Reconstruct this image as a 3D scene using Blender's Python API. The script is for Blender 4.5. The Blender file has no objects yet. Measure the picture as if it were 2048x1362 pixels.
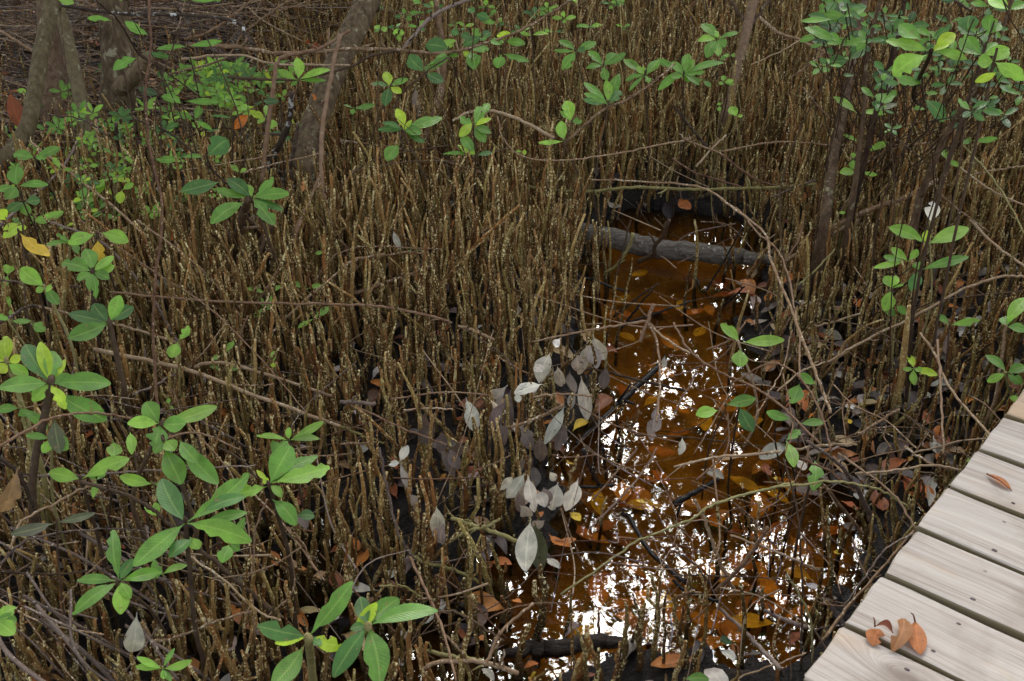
import bpy, math, random
import numpy as np
from mathutils import Vector
S = bpy.context.scene
COL = S.collection
PI = math.pi
rng = np.random.default_rng(11)
random.seed(5)

# ---------------------------------------------------------------- camera, world, light, exposure
F, CX, CY, TH, CAMZ = 2400.0, 1024.0, 681.0, math.radians(31.2), 1.75
cam_d = bpy.data.cameras.new('camera'); cam = bpy.data.objects.new('camera', cam_d); COL.objects.link(cam)
cam.location = (0, 0, CAMZ); cam.rotation_euler = (math.radians(90) - TH, 0, 0)
cam_d.sensor_width = 36.0; cam_d.lens = F / 2048 * 36.0
cam_d.clip_start = 0.05; cam_d.clip_end = 400
cam_d.dof.use_dof = True; cam_d.dof.focus_distance = 3.1; cam_d.dof.aperture_fstop = 16.0
S.camera = cam
W = bpy.data.worlds.new("World"); S.world = W; W.use_nodes = True
wn = W.node_tree; bg = wn.nodes['Background']
sky = wn.nodes.new('ShaderNodeTexSky'); sky.sky_type = 'NISHITA'; sky.sun_disc = False
SUN_EL, SUN_AZ = math.radians(38), math.radians(6.5)      # azimuth measured from +Y towards +X
sky.sun_elevation = SUN_EL; sky.sun_rotation = SUN_AZ; sky.air_density = 1.0; sky.dust_density = 4.0; sky.ozone_density = 1.5
hs = wn.nodes.new('ShaderNodeHueSaturation'); hs.inputs['Saturation'].default_value = .3      # thin overcast: nearly white
wn.links.new(sky.outputs[0], hs.inputs['Color']); wn.links.new(hs.outputs[0], bg.inputs[0]); bg.inputs[1].default_value = 0.12
sl = bpy.data.lights.new('sun', 'SUN'); sl.energy = 1.5; sl.angle = math.radians(26); sl.color = (1.0, 0.95, 0.86)
so = bpy.data.objects.new('sun', sl); COL.objects.link(so)
sd = Vector((math.sin(SUN_AZ) * math.cos(SUN_EL), math.cos(SUN_AZ) * math.cos(SUN_EL), math.sin(SUN_EL)))
so.rotation_euler = sd.to_track_quat('Z', 'Y').to_euler(); so.location = (0, 0, 12)
S.view_settings.view_transform = 'Standard'; S.view_settings.look = 'None'
S.view_settings.exposure = 1.72; S.view_settings.gamma = 1.0; S.view_settings.use_curve_mapping = False
S.cycles.max_bounces = 8; S.cycles.transparent_max_bounces = 16; S.cycles.transmission_bounces = 4
S.cycles.use_denoising = True; S.cycles.caustics_reflective = False; S.cycles.caustics_refractive = False

# ---------------------------------------------------------------- helpers: where a thing stands
ct, st = math.cos(TH), math.sin(TH)
CAM = np.array([0, 0, CAMZ])
def ray(px, py):
    x = (px - CX) / F; y = -(py - CY) / F
    return np.array([x, ct + y * st, -st + y * ct])
def at_z(px, py, z=0.0):
    d = ray(px, py); return CAM + d * ((z - CAMZ) / d[2])
def at_y(px, py, Y):
    d = ray(px, py); return CAM + d * (Y / d[1])
def proj(P):
    P = np.atleast_2d(P) - CAM
    D = P[:, 1] * ct - P[:, 2] * st; U = P[:, 1] * st + P[:, 2] * ct
    return np.stack([CX + F * P[:, 0] / D, CY - F * U / D, D], 1)
KS = 700 / 2046.0
OFF = dict(A=(0, 0), B=(680, 0), C=(1348, 0), D=(0, 440), E=(680, 440), F=(1348, 440), G=(0, 896), H=(680, 896), I=(1348, 896), N=(0, 0))
def cp(k, x, y):                                                 # a place read off an enlarged region
    if k == 'N': return (x, y)
    o = OFF[k]; return (o[0] + x * KS, o[1] + y * KS)
def unit(v): return v / (np.linalg.norm(v) + 1e-12)

# ---------------------------------------------------------------- helpers: meshes
class MB:
    """collects vertices, quads and triangles; attribute tint = (along, random, kind) and col = own colour"""
    def __init__(s): s.v = []; s.q = []; s.t = []; s.a = []; s.c = []; s.n = 0
    def add(s, v, q=None, t=None, a=None, c=None):
        v = np.asarray(v, float); k = len(v)
        if q is not None and len(q): s.q.append(np.asarray(q) + s.n)
        if t is not None and len(t): s.t.append(np.asarray(t) + s.n)
        s.v.append(v); s.a.append(np.zeros((k, 3)) if a is None else np.broadcast_to(a, (k, 3)))
        s.c.append(np.broadcast_to((1, 1, 1, 1) if c is None else c, (k, 4))); s.n += k
    def mesh(s, name, mats, smooth=True, origin=None):
        v = np.concatenate(s.v)
        if origin is not None: v = v - np.asarray(origin)
        q = np.concatenate(s.q) if s.q else np.zeros((0, 4), int)
        t = np.concatenate(s.t) if s.t else np.zeros((0, 3), int)
        me = bpy.data.meshes.new(name)
        me.vertices.add(len(v)); me.vertices.foreach_set('co', v.astype(np.float32).ravel())
        nl = len(q) * 4 + len(t) * 3
        me.loops.add(nl); me.loops.foreach_set('vertex_index', np.concatenate([q.ravel(), t.ravel()]).astype(np.int32))
        me.polygons.add(len(q) + len(t))
        ls = np.concatenate([np.arange(len(q)) * 4, len(q) * 4 + np.arange(len(t)) * 3]).astype(np.int32)
        me.polygons.foreach_set('loop_start', ls)
        me.update(calc_edges=True)
        me.polygons.foreach_set('use_smooth', np.full(len(q) + len(t), smooth))
        at = me.attributes.new('tint', 'FLOAT_VECTOR', 'POINT'); at.data.foreach_set('vector', np.concatenate(s.a).astype(np.float32).ravel())
        ac = me.attributes.new('col', 'FLOAT_COLOR', 'POINT'); ac.data.foreach_set('color', np.concatenate(s.c).astype(np.float32).ravel())
        for m in (mats if isinstance(mats, (list, tuple)) else [mats]): me.materials.append(m)
        return me
def link(name, me, parent=None, loc=None, rot=None):
    o = bpy.data.objects.new(name, me); COL.objects.link(o)
    if parent is not None: o.parent = parent
    if loc is not None: o.location = loc
    if rot is not None: o.rotation_euler = rot
    return o
def empty(name, loc):
    o = bpy.data.objects.new(name, None); COL.objects.link(o); o.location = loc; o.empty_display_size = .05; return o
REG = []                                                          # things that still need a label of their own
def tag(o, label=None, cat=None, group=None, kind=None):
    if label: o['label'] = label
    if cat: o['category'] = cat
    if group: o['group'] = group
    if kind: o['kind'] = kind
    return o
def tube(mb, pts, rad, n=8, lump=0.0, tint=0.5, col=None, cap=True, ridge=0.0):
    pts = np.asarray(pts, float); rad = np.broadcast_to(rad, (len(pts),)).astype(float)
    T = np.gradient(pts, axis=0); T /= np.linalg.norm(T, axis=1)[:, None] + 1e-12
    up = np.array([0, 0, 1.0]) if abs(T[0, 2]) < .9 else np.array([1.0, 0, 0])
    u = unit(np.cross(T[0], up)); R = []
    m = len(pts); ang = np.arange(n) * 2 * PI / n
    rg = 1 + ridge * rng.uniform(-1, 1, n)
    for i in range(m):
        if ridge: rg = rg * .8 + .2 * (1 + ridge * rng.uniform(-1, 1, n))
        u = unit(u - T[i] * np.dot(u, T[i])); w = np.cross(T[i], u)
        r = rad[i] * rg * (1 + lump * rng.uniform(-1, 1, n))
        R.append(pts[i] + (np.cos(ang) * r)[:, None] * u + (np.sin(ang) * r)[:, None] * w)
    V = np.concatenate(R)
    i = np.arange(m - 1)[:, None] * n; j = np.arange(n)[None]; j2 = (j + 1) % n
    q = np.stack([i + j, i + j2, i + n + j2, i + n + j], -1).reshape(-1, 4)
    along = np.repeat(np.linspace(0, 1, m), n)
    a = np.stack([along, np.full(len(V), tint), np.tile(ang / 6.283, m)], 1)
    t = None
    if cap:
        V = np.concatenate([V, [pts[-1] + T[-1] * rad[-1] * .5, pts[0] - T[0] * rad[0] * .3]])
        k = m * n; b = (m - 1) * n; jj = np.arange(n)
        t = np.concatenate([np.stack([b + jj, b + (jj + 1) % n, np.full(n, k)], 1), np.stack([(jj + 1) % n, jj, np.full(n, k + 1)], 1)])
        a = np.concatenate([a, [[1, tint, 0], [0, tint, 0]]])
    mb.add(V, q, t, a, col)
def smooth(P, per=5, wig=0.0):
    P = np.asarray(P, float)
    if len(P) == 2: out = P[0] + (P[1] - P[0]) * np.linspace(0, 1, per * 2 + 1)[:, None]
    else:
        E = np.concatenate([[2 * P[0] - P[1]], P, [2 * P[-1] - P[-2]]]); out = []
        for i in range(1, len(E) - 2):
            t = np.linspace(0, 1, per, endpoint=False)[:, None]
            a, b, c, d = E[i - 1], E[i], E[i + 1], E[i + 2]
            out.append(.5 * ((2 * b) + (c - a) * t + (2 * a - 5 * b + 4 * c - d) * t ** 2 + (3 * b - a - 3 * c + d) * t ** 3))
        out = np.concatenate(out + [P[-1:]])
    if wig: 
        w = rng.normal(0, wig, out.shape); w[0] = 0; out = out + w
    return out
def box(mb, c, ax, ay, az, col=None, tint=.5, seg=1):
    """box centred at c with half-vectors ax, ay, az; seg cuts along ax"""
    c, ax, ay, az = map(np.asarray, (c, ax, ay, az)); V = []
    for i in range(seg + 1):
        s = -1 + 2 * i / seg
        for (p, r) in ((-1, -1), (1, -1), (1, 1), (-1, 1)): V.append(c + ax * s + ay * p + az * r)
    q = [[0, 1, 2, 3], [seg * 4 + 3, seg * 4 + 2, seg * 4 + 1, seg * 4]]
    for i in range(seg):
        for j in range(4): q.append([i * 4 + j, i * 4 + 4 + j, i * 4 + 4 + (j + 1) % 4, i * 4 + (j + 1) % 4])
    mb.add(np.array(V), q, None, (0, tint, 0), col)
LEAF_T = np.array([0, .06, .12, .2, .3, .42, .54, .66, .77, .87, .94, .98, 1.0])
def leaf(mb, base, tip, nrm, width, col, arch=.06, fold=.18, blunt=.62, bites=0, wave=.0, twist=0.0, petiole=True):
    base = np.asarray(base, float); tip = np.asarray(tip, float); L = np.linalg.norm(tip - base); d = unit(tip - base)
    nrm = unit(nrm - d * np.dot(nrm, d)); side = np.cross(d, nrm); t = LEAF_T; m = len(t)
    w = np.sin(PI * np.clip((t - (.09 if petiole else -.02)) / (.93 if petiole else 1.04), 0, 1) ** (.5 + blunt)) ** .78
    w = np.where(t < (.1 if petiole else 0), .05, np.maximum(w, .05)); w[-1] = max(.10, w[-1] * .6)
    us = np.array([-1, -.5, 0, .5, 1.0]); w2 = np.repeat(w[:, None], 5, 1)
    for _ in range(bites):
        sd_ = rng.integers(2); k = rng.integers(3, m - 2); dpt = rng.uniform(.3, .75)
        c_ = 4 if sd_ else 0; w2[k, c_] *= dpt; w2[k, 3 if sd_ else 1] *= min(1, dpt + .25)
    P = []; A = []
    sc = rng.uniform(-.12, .12)
    for i in range(m):
        ctr = base + d * L * t[i] + nrm * (arch * L * 4 * t[i] * (1 - t[i])) + side * (sc * L * .5 * math.sin(PI * t[i]))
        a = twist * (t[i] - .4); sv = side * math.cos(a) + nrm * math.sin(a); nv = nrm * math.cos(a) - side * math.sin(a)
        for j, u in enumerate(us):
            ww = w2[i, j] * width * .5
            P.append(ctr + sv * u * ww + nv * (abs(u) * fold * ww + wave * width * rng.normal() * (abs(u) > .4)))
            A.append((t[i], rng.random() * 0 + .5, (u + 1) / 2))
    P = np.array(P); A = np.array(A); A[:, 1] = rng.random()
    i = np.arange(m - 1)[:, None] * 5; j = np.arange(4)[None]
    q = np.stack([i + j, i + j + 1, i + 6 + j, i + 5 + j], -1).reshape(-1, 4)
    mb.add(P, q, None, A, (*col, 1))

# ---------------------------------------------------------------- materials
def M(name):
    m = bpy.data.materials.new(name); m.use_nodes = True; nt = m.node_tree
    return m, nt, nt.nodes['Principled BSDF'], nt.nodes, nt.links
def setp(b, **k):
    for n, v in k.items(): b.inputs[n.replace('_', ' ')].default_value = v
def noise(nt, scale, detail=3, rough=.6, vec=None, stretch=None, coord='Object', w=None):
    n = nt.nodes.new('ShaderNodeTexNoise'); n.inputs['Scale'].default_value = scale; n.inputs['Detail'].default_value = detail; n.inputs['Roughness'].default_value = rough
    if vec is None:
        tc = nt.nodes.new('ShaderNodeTexCoord'); vec = tc.outputs[coord]
    if stretch:
        mp = nt.nodes.new('ShaderNodeMapping'); mp.inputs['Scale'].default_value = stretch; nt.links.new(vec, mp.inputs[0]); vec = mp.outputs[0]
    nt.links.new(vec, n.inputs['Vector']); return n.outputs['Fac']
def ramp(nt, fac, stops, inter='LINEAR'):
    r = nt.nodes.new('ShaderNodeValToRGB'); r.color_ramp.interpolation = inter; e = r.color_ramp.elements
    while len(e) < len(stops): e.new(.5)
    for el, (p, c) in zip(e, stops): el.position = p; el.color = (*c, 1) if len(c) == 3 else c
    nt.links.new(fac, r.inputs[0]); return r.outputs[0]
def mix(nt, fac, a, b, mode='MIX'):
    n = nt.nodes.new('ShaderNodeMix'); n.data_type = 'RGBA'; n.blend_type = mode
    for s, v in ((n.inputs[0], fac), (n.inputs[6], a), (n.inputs[7], b)):
        if hasattr(v, 'links'): nt.links.new(v, s)
        else: s.default_value = v if isinstance(v, float) else (*v, 1)
    return n.outputs[2]
def math_(nt, op, a, b=0.0, clamp=False):
    n = nt.nodes.new('ShaderNodeMath'); n.operation = op; n.use_clamp = clamp
    for s, v in ((n.inputs[0], a), (n.inputs[1], b)):
        if hasattr(v, 'links'): nt.links.new(v, s)
        else: s.default_value = v
    return n.outputs[0]
def attr(nt, name):
    a = nt.nodes.new('ShaderNodeAttribute'); a.attribute_name = name; return a
def bump(nt, h, strength, dist, b):
    n = nt.nodes.new('ShaderNodeBump'); n.inputs['Strength'].default_value = strength; n.inputs['Distance'].default_value = dist
    nt.links.new(h, n.inputs['Height']); nt.links.new(n.outputs[0], b.inputs['Normal'])
def sep(nt, v):
    s = nt.nodes.new('ShaderNodeSeparateXYZ'); nt.links.new(v, s.inputs[0]); return s.outputs

def bark(name, dark, mid, light, spot, spot_at=.6, scale=70, spot_scale=220, wet=True, rough=.75, bstr=.6, hue=False, furrow=False):
    """bark: mottled base, pale flecks, and the wet mud stain on whatever stands within a few cm of the water line"""
    m, nt, b, N, L = M(name)
    geo = N.new('ShaderNodeNewGeometry'); pos = geo.outputs['Position']; tn = sep(nt, attr(nt, 'tint').outputs['Vector'])
    n1 = noise(nt, scale, 5, .7, vec=pos, stretch=(furrow if isinstance(furrow, tuple) else (1.6, 1.6, .38)) if furrow else None); f = math_(nt, 'ADD', math_(nt, 'MULTIPLY', n1, .75), math_(nt, 'MULTIPLY', tn[1], .35))
    c = ramp(nt, f, [(.3, dark), (.52, mid), (.78, light)])
    n2 = noise(nt, spot_scale, 4 if spot_scale < 100 else 2, .68 if spot_scale < 100 else .5, vec=pos); n3 = noise(nt, 18, 2, .5, vec=pos)
    n2 = math_(nt, 'ADD', n2, math_(nt, 'MULTIPLY', math_(nt, 'SUBTRACT', n3, .5), .5))
    if hue:                                                            # one root reddish, its neighbour olive, the next grey
        fr_ = N.new('ShaderNodeMath'); fr_.operation = 'FRACT'; L.new(math_(nt, 'MULTIPLY', tn[1], 7.31), fr_.inputs[0])
        c = mix(nt, 1.0, c, ramp(nt, fr_.outputs[0], [(0, (1.12, .74, .56)), (.28, (1.05, .90, .80)), (.5, (.98, 1.08, .82)), (.78, (.58, .54, .50)), (1, (1.45, 1.36, 1.25))]), 'MULTIPLY')
    sp = ramp(nt, n2, [(spot_at, (0, 0, 0)), (spot_at + .07, (1, 1, 1))])
    c = mix(nt, sp, c, spot)
    if wet:
        z = sep(nt, pos)[2]; nz = noise(nt, 30, 2, .5, vec=pos)
        wz = math_(nt, 'ADD', z, math_(nt, 'MULTIPLY', nz, .05))
        wet_ = ramp(nt, math_(nt, 'MULTIPLY', wz, 9.0), [(.25, (0, 0, 0)), (.85, (1, 1, 1))])
        c = mix(nt, wet_, mix(nt, .78, c, (.012, .010, .008)), c)
        L.new(ramp(nt, math_(nt, 'MULTIPLY', wz, 6.0), [(.2, (.4, .4, .4)), (.5, (rough, rough, rough))]), b.inputs['Roughness'])
    else: b.inputs['Roughness'].default_value = rough
    L.new(c, b.inputs['Base Color']); b.inputs['Specular IOR Level'].default_value = .2
    bump(nt, math_(nt, 'ADD', n1, math_(nt, 'MULTIPLY', n2, .5)), bstr, .014 if furrow else .004, b)
    return m
MAT = {}
MAT['root'] = bark('root_bark', (.036, .017, .007), (.185, .108, .040), (.37, .265, .105), (.66, .56, .28), .567, 60, 190, hue=True)
MAT['root_dark'] = bark('root_bark_rust', (.04, .018, .009), (.12, .055, .025), (.2, .11, .05), (.42, .33, .17), .62, 60, 240)
MAT['twig'] = bark('twig_tan', (.11, .06, .032), (.25, .16, .09), (.40, .29, .18), (.55, .47, .34), .62, 45, 180, wet=False, bstr=.35)
MAT['twig_red'] = bark('twig_reddish', (.07, .030, .018), (.175, .098, .056), (.29, .195, .12), (.42, .33, .22), .68, 45, 180, wet=False, bstr=.3)
MAT['twig_dark'] = bark('twig_dark', (.02, .012, .007), (.06, .037, .022), (.12, .08, .048), (.3, .25, .18), .72, 45, 120, wet=False, bstr=.4)
MAT['twig_green'] = bark('twig_green', (.12, .10, .03), (.22, .19, .07), (.33, .29, .13), (.42, .37, .2), .66, 45, 180, wet=False, bstr=.3)
MAT['twig_grey'] = bark('twig_grey', (.045, .030, .024), (.125, .088, .068), (.24, .18, .145), (.38, .32, .27), .64, 30, 180, wet=False, bstr=.4)
MAT['twig_black'] = bark('twig_wet_black', (.008, .007, .006), (.016, .014, .012), (.035, .03, .028), (.07, .06, .05), .7, 45, 180, wet=False, rough=.22, bstr=.5)
MAT['lichen'] = bark('bark_lichen', (.03, .02, .015), (.075, .052, .037), (.15, .11, .08), (.58, .58, .54), .56, 40, 42, wet=False, bstr=.6)
MAT['trunk'] = bark('trunk_scaly', (.022, .014, .008), (.10, .068, .038), (.27, .20, .115), (.34, .31, .2), .60, 34, 22, wet=True, bstr=1.0, furrow=True)
MAT['trunk_brown'] = bark('trunk_brown', (.022, .012, .007), (.10, .060, .034), (.25, .165, .10), (.30, .27, .16), .63, 40, 26, wet=True, bstr=1.0, furrow=True)
MAT['trunk_olive'] = bark('trunk_olive', (.022, .016, .008), (.09, .068, .034), (.21, .165, .09), (.34, .31, .2), .64, 40, 26, wet=True, bstr=.9, furrow=True)
MAT['log'] = bark('log_weathered', (.02, .015, .012), (.13, .108, .085), (.32, .285, .24), (.38, .35, .30), .62, 60, 60, wet=False, bstr=1.0, furrow=(.14, 1.6, 1.6))
MAT['log_wet'] = bark('log_wet', (.006, .005, .004), (.028, .021, .016), (.10, .075, .055), (.16, .13, .10), .62, 55, 60, wet=False, bstr=1.0, rough=.5, furrow=(.2, 1.6, 1.6))

def leafmat(name, rough=.38, transl=.3, through=(1.5, 1.6, .7), mottled=.35, vein=.5, spots=(.25, .17, .07)):
    m, nt, b, N, L = M(name)
    geo = N.new('ShaderNodeNewGeometry'); pos = geo.outputs['Position']
    tn = sep(nt, attr(nt, 'tint').outputs['Vector']); col = attr(nt, 'col').outputs['Color']
    n1 = noise(nt, 38, 3, .6, vec=pos)
    c = mix(nt, 1.0, col, ramp(nt, n1, [(.25, (1 - mottled,) * 3), (.75, (1 + mottled * .6,) * 3)]), 'MULTIPLY')
    mid = math_(nt, 'ABSOLUTE', math_(nt, 'SUBTRACT', tn[2], .5))
    mr = ramp(nt, mid, [(.025, (1, 1, 1)), (.06, (0, 0, 0))])
    # side veins
    wv = math_(nt, 'SINE', math_(nt, 'MULTIPLY', math_(nt, 'SUBTRACT', tn[0], math_(nt, 'MULTIPLY', mid, .35)), 95.0))
    vr = ramp(nt, wv, [(.78, (0, 0, 0)), (1.0, (.22, .22, .22))])
    c = mix(nt, math_(nt, 'MULTIPLY', math_(nt, 'ADD', mr, vr, True), vein), c, mix(nt, .55 if 'green' in name or 'gloss' in name else 0.0, mix(nt, 1.0, col, (1.7, 1.7, 1.6), 'MULTIPLY'), (.35, .42, .12)))
    n2 = noise(nt, 110, 2, .5, vec=pos); sp = ramp(nt, math_(nt, 'ADD', n2, math_(nt, 'MULTIPLY', tn[1], .06)), [(.715, (0, 0, 0)), (.75, (.8, .8, .8))])
    c = mix(nt, sp, c, spots)
    L.new(c, b.inputs['Base Color']); setp(b, Roughness=rough); b.inputs['Specular IOR Level'].default_value = .5
    bump(nt, math_(nt, 'ADD', math_(nt, 'MULTIPLY', wv, .12), n1), .35, .0025, b)
    tr = N.new('ShaderNodeBsdfTranslucent'); L.new(mix(nt, 1.0, c, through, 'MULTIPLY'), tr.inputs[0])
    mx = N.new('ShaderNodeMixShader'); mx.inputs[0].default_value = transl; L.new(b.outputs[0], mx.inputs[1]); L.new(tr.outputs[0], mx.inputs[2])
    L.new(mx.outputs[0], N['Material Output'].inputs[0]); return m
MAT['leaf'] = leafmat('leaf_green', rough=.34, transl=.35)
MAT['leaf_gloss'] = leafmat('leaf_glossy', rough=.27, transl=.28)
MAT['dead'] = leafmat('leaf_dead', through=(1.2, 1.1, .95), rough=.6, transl=.35, mottled=.45, vein=.35, spots=(.05, .03, .02))
MAT['wetleaf'] = leafmat('leaf_dead_wet', through=(1.1, 1.0, .8), rough=.5, transl=.08, mottled=.5, vein=.25, spots=(.03, .015, .01))

def mudmat():
    m, nt, b, N, L = M('mud')
    geo = N.new('ShaderNodeNewGeometry'); pos = geo.outputs['Position']; z = sep(nt, pos)[2]
    n1 = noise(nt, 14, 5, .65, vec=pos); n2 = noise(nt, 90, 4, .7, vec=pos)
    c = ramp(nt, math_(nt, 'ADD', math_(nt, 'MULTIPLY', n1, .6), math_(nt, 'MULTIPLY', n2, .4)), [(.35, (.005, .004, .0035)), (.55, (.014, .010, .008)), (.75, (.05, .030, .018))])
    # the settled orange silt on the bed of the pool
    n3 = noise(nt, 6, 4, .6, vec=pos)
    silt = ramp(nt, math_(nt, 'ADD', n3, math_(nt, 'MULTIPLY', n2, .25)), [(.4, (.12, .05, .010)), (.60, (.29, .14, .024)), (.85, (.48, .27, .06))])
    c = mix(nt, ramp(nt, math_(nt, 'MULTIPLY', math_(nt, 'ADD', z, .1), 10.0), [(.45, (1, 1, 1)), (.95, (0, 0, 0))]), c, silt)
    L.new(c, b.inputs['Base Color'])
    L.new(ramp(nt, n1, [(.38, (.2,) * 3), (.55, (.65,) * 3)]), b.inputs['Roughness'])
    b.inputs['Specular IOR Level'].default_value = .3
    bump(nt, math_(nt, 'ADD', n1, math_(nt, 'MULTIPLY', n2, .5)), 1.0, .03, b); return m
MAT['mud'] = mudmat()

def watermat():
    m, nt, b, N, L = M('water'); N.remove(b)
    tr = N.new('ShaderNodeBsdfTransparent'); tr.inputs[0].default_value = (.80, .63, .32, 1)
    gl = N.new('ShaderNodeBsdfGlossy'); gl.inputs['Roughness'].default_value = .012; gl.inputs[0].default_value = (1, 1, 1, 1)
    fr = N.new('ShaderNodeFresnel'); fr.inputs[0].default_value = 1.40
    geo = N.new('ShaderNodeNewGeometry'); n1 = noise(nt, 9, 2, .5, vec=geo.outputs['Position']); n2 = noise(nt, 45, 2, .5, vec=geo.outputs['Position'])
    bp = N.new('ShaderNodeBump'); bp.inputs['Strength'].default_value = .045; bp.inputs['Distance'].default_value = .006
    L.new(math_(nt, 'ADD', n1, math_(nt, 'MULTIPLY', n2, .2)), bp.inputs['Height']); L.new(bp.outputs[0], gl.inputs['Normal'])
    mx = N.new('ShaderNodeMixShader'); L.new(fr.outputs[0], mx.inputs[0]); L.new(tr.outputs[0], mx.inputs[1]); L.new(gl.outputs[0], mx.inputs[2])
    L.new(mx.outputs[0], N['Material Output'].inputs[0]); return m
MAT['water'] = watermat()

def woodmat():
    m, nt, b, N, L = M('deck_wood')
    tc = N.new('ShaderNodeTexCoord'); o = tc.outputs['Object']; oi = N.new('ShaderNodeObjectInfo')
    off = N.new('ShaderNodeVectorMath'); off.operation = 'ADD'; cmb = N.new('ShaderNodeCombineXYZ')
    L.new(math_(nt, 'MULTIPLY', oi.outputs['Random'], 37.0), cmb.inputs[0]); L.new(math_(nt, 'MULTIPLY', oi.outputs['Random'], 11.0), cmb.inputs[1])
    L.new(o, off.inputs[0]); L.new(cmb.outputs[0], off.inputs[1]); v = off.outputs[0]
    warp = noise(nt, 2.2, 2, .5, vec=v)                                # slow bend of the grain
    vv = N.new('ShaderNodeVectorMath'); vv.operation = 'ADD'; c2 = N.new('ShaderNodeCombineXYZ')
    L.new(math_(nt, 'MULTIPLY', warp, .035), c2.inputs[1]); L.new(v, vv.inputs[0]); L.new(c2.outputs[0], vv.inputs[1])
    # knots: rings around scattered points
    kn = N.new('ShaderNodeTexVoronoi'); kn.inputs['Scale'].default_value = 1.0; mp = N.new('ShaderNodeMapping'); mp.inputs['Scale'].default_value = (2.1, 6.5, 1)
    L.new(v, mp.inputs[0]); L.new(mp.outputs[0], kn.inputs['Vector']); kd = kn.outputs['Distance']
    push = math_(nt, 'MULTIPLY', math_(nt, 'POWER', math_(nt, 'SUBTRACT', 1.0, kd, True), 6.0), .12)
    c3 = N.new('ShaderNodeCombineXYZ'); L.new(push, c3.inputs[1]); v3 = N.new('ShaderNodeVectorMath'); v3.operation = 'ADD'; L.new(vv.outputs[0], v3.inputs[0]); L.new(c3.outputs[0], v3.inputs[1])
    g1 = noise(nt, 1.0, 5, .68, vec=v3.outputs[0], stretch=(2.2, 95, 20)); g2 = noise(nt, 1.0, 3, .6, vec=v3.outputs[0], stretch=(5, 420, 60))
    g3 = noise(nt, 1.0, 3, .5, vec=v, stretch=(3.5, 14, 5))
    g = math_(nt, 'ADD', math_(nt, 'MULTIPLY', g1, .5), math_(nt, 'ADD', math_(nt, 'MULTIPLY', g2, .26), math_(nt, 'MULTIPLY', g3, .24)))
    c = ramp(nt, g, [(.31, (.09, .068, .052)), (.40, (.25, .205, .17)), (.49, (.35, .31, .27)), (.66, (.45, .41, .37))])
    warm = ramp(nt, math_(nt, 'ADD', g3, math_(nt, 'MULTIPLY', math_(nt, 'SUBTRACT', oi.outputs['Random'], .5), .35)), [(.44, (0, 0, 0)), (.66, (.85, .85, .85))])
    c = mix(nt, warm, c, mix(nt, 1.0, c, (1.0, .74, .46), 'MULTIPLY'))
    cr = ramp(nt, math_(nt, 'MULTIPLY', math_(nt, 'ADD', g2, g1), .5), [(.33, (.6, .6, .6)), (.39, (0, 0, 0))]); c = mix(nt, cr, c, (.06, .045, .035))
    st = noise(nt, 5.5, 4, .65, vec=v); c = mix(nt, math_(nt, 'MULTIPLY', ramp(nt, st, [(.50, (0, 0, 0)), (.68, (1, 1, 1))]), .55), c, (.19, .15, .115))   # weather stains
    kc = ramp(nt, kd, [(.035, (.85,) * 3), (.075, (.5,) * 3), (.13, (0, 0, 0))]); c = mix(nt, kc, c, (.12, .08, .055))
    # green-olive algae on the sides of the boards
    geo = N.new('ShaderNodeNewGeometry'); nz = sep(nt, geo.outputs['Normal'])[2]; n4 = noise(nt, 30, 3, .6, vec=v)
    sd_ = ramp(nt, math_(nt, 'ADD', nz, math_(nt, 'MULTIPLY', n4, .2)), [(.55, (1, 1, 1)), (.95, (0, 0, 0))])
    c = mix(nt, math_(nt, 'MULTIPLY', sd_, .8), c, (.17, .135, .06))
    L.new(c, b.inputs['Base Color']); setp(b, Roughness=.72); bump(nt, g, .55, .004, b); return m
MAT['wood'] = woodmat()
def plain(name, c, rough=.6, metal=0.0):
    m, nt, b, N, L = M(name); n = noise(nt, 40, 3, .6); L.new(ramp(nt, n, [(.3, tuple(x * .6 for x in c)), (.7, tuple(min(1, x * 1.3) for x in c))]), b.inputs['Base Color'])
    setp(b, Roughness=rough, Metallic=metal); return m
MAT['nail'] = plain('nail_rust', (.06, .045, .05), .5, .6)
# ---------------------------------------------------------------- the lie of the land
POOL = [(1205,447),(1260,427),(1350,420),(1450,434),(1505,455),(1530,500),(1500,530),(1480,560),(1475,620),(1480,700),(1520,760),(1540,830),(1590,900),(1650,960),(1695,1050),(1712,1130),(1690,1220),(1640,1290),(1560,1325),(1420,1305),(1300,1290),(1200,1300),(1090,1290),(1050,1240),(1010,1200),(960,1170),(985,1125),(1080,1105),(1140,1080),(1150,1000),(1140,930),(1180,880),(1185,800),(1195,720),(1165,650),(1158,570),(1170,515)]
POOLW = np.array([at_z(x, y)[:2] for x, y in POOL])
def poly_sd(P, poly):
    """signed distance to a polygon, negative inside"""
    P = np.asarray(P, float); best = np.full(len(P), 1e9); inside = np.zeros(len(P), bool)
    for i in range(len(poly)):
        a = poly[i]; b = poly[(i + 1) % len(poly)]; e = b - a; w = P - a
        t = np.clip((w @ e) / (e @ e), 0, 1); best = np.minimum(best, np.linalg.norm(w - t[:, None] * e, axis=1))
        c = ((a[1] <= P[:, 1]) != (b[1] <= P[:, 1])); x = a[0] + (P[:, 1] - a[1]) / (b[1] - a[1] + 1e-12) * (b[0] - a[0]); inside ^= c & (P[:, 0] < x)
    return np.where(inside, -best, best)
_ph = rng.uniform(0, 6.28, (14, 2)); _fr = rng.uniform(.8, 9, 14); _an = rng.uniform(0, 6.28, 14)
def lumps(x, y):
    s = 0
    for k in range(14): s = s + np.sin((x * math.cos(_an[k]) + y * math.sin(_an[k])) * _fr[k] * 2 + _ph[k, 0]) / (1 + .35 * _fr[k])
    return s
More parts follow.
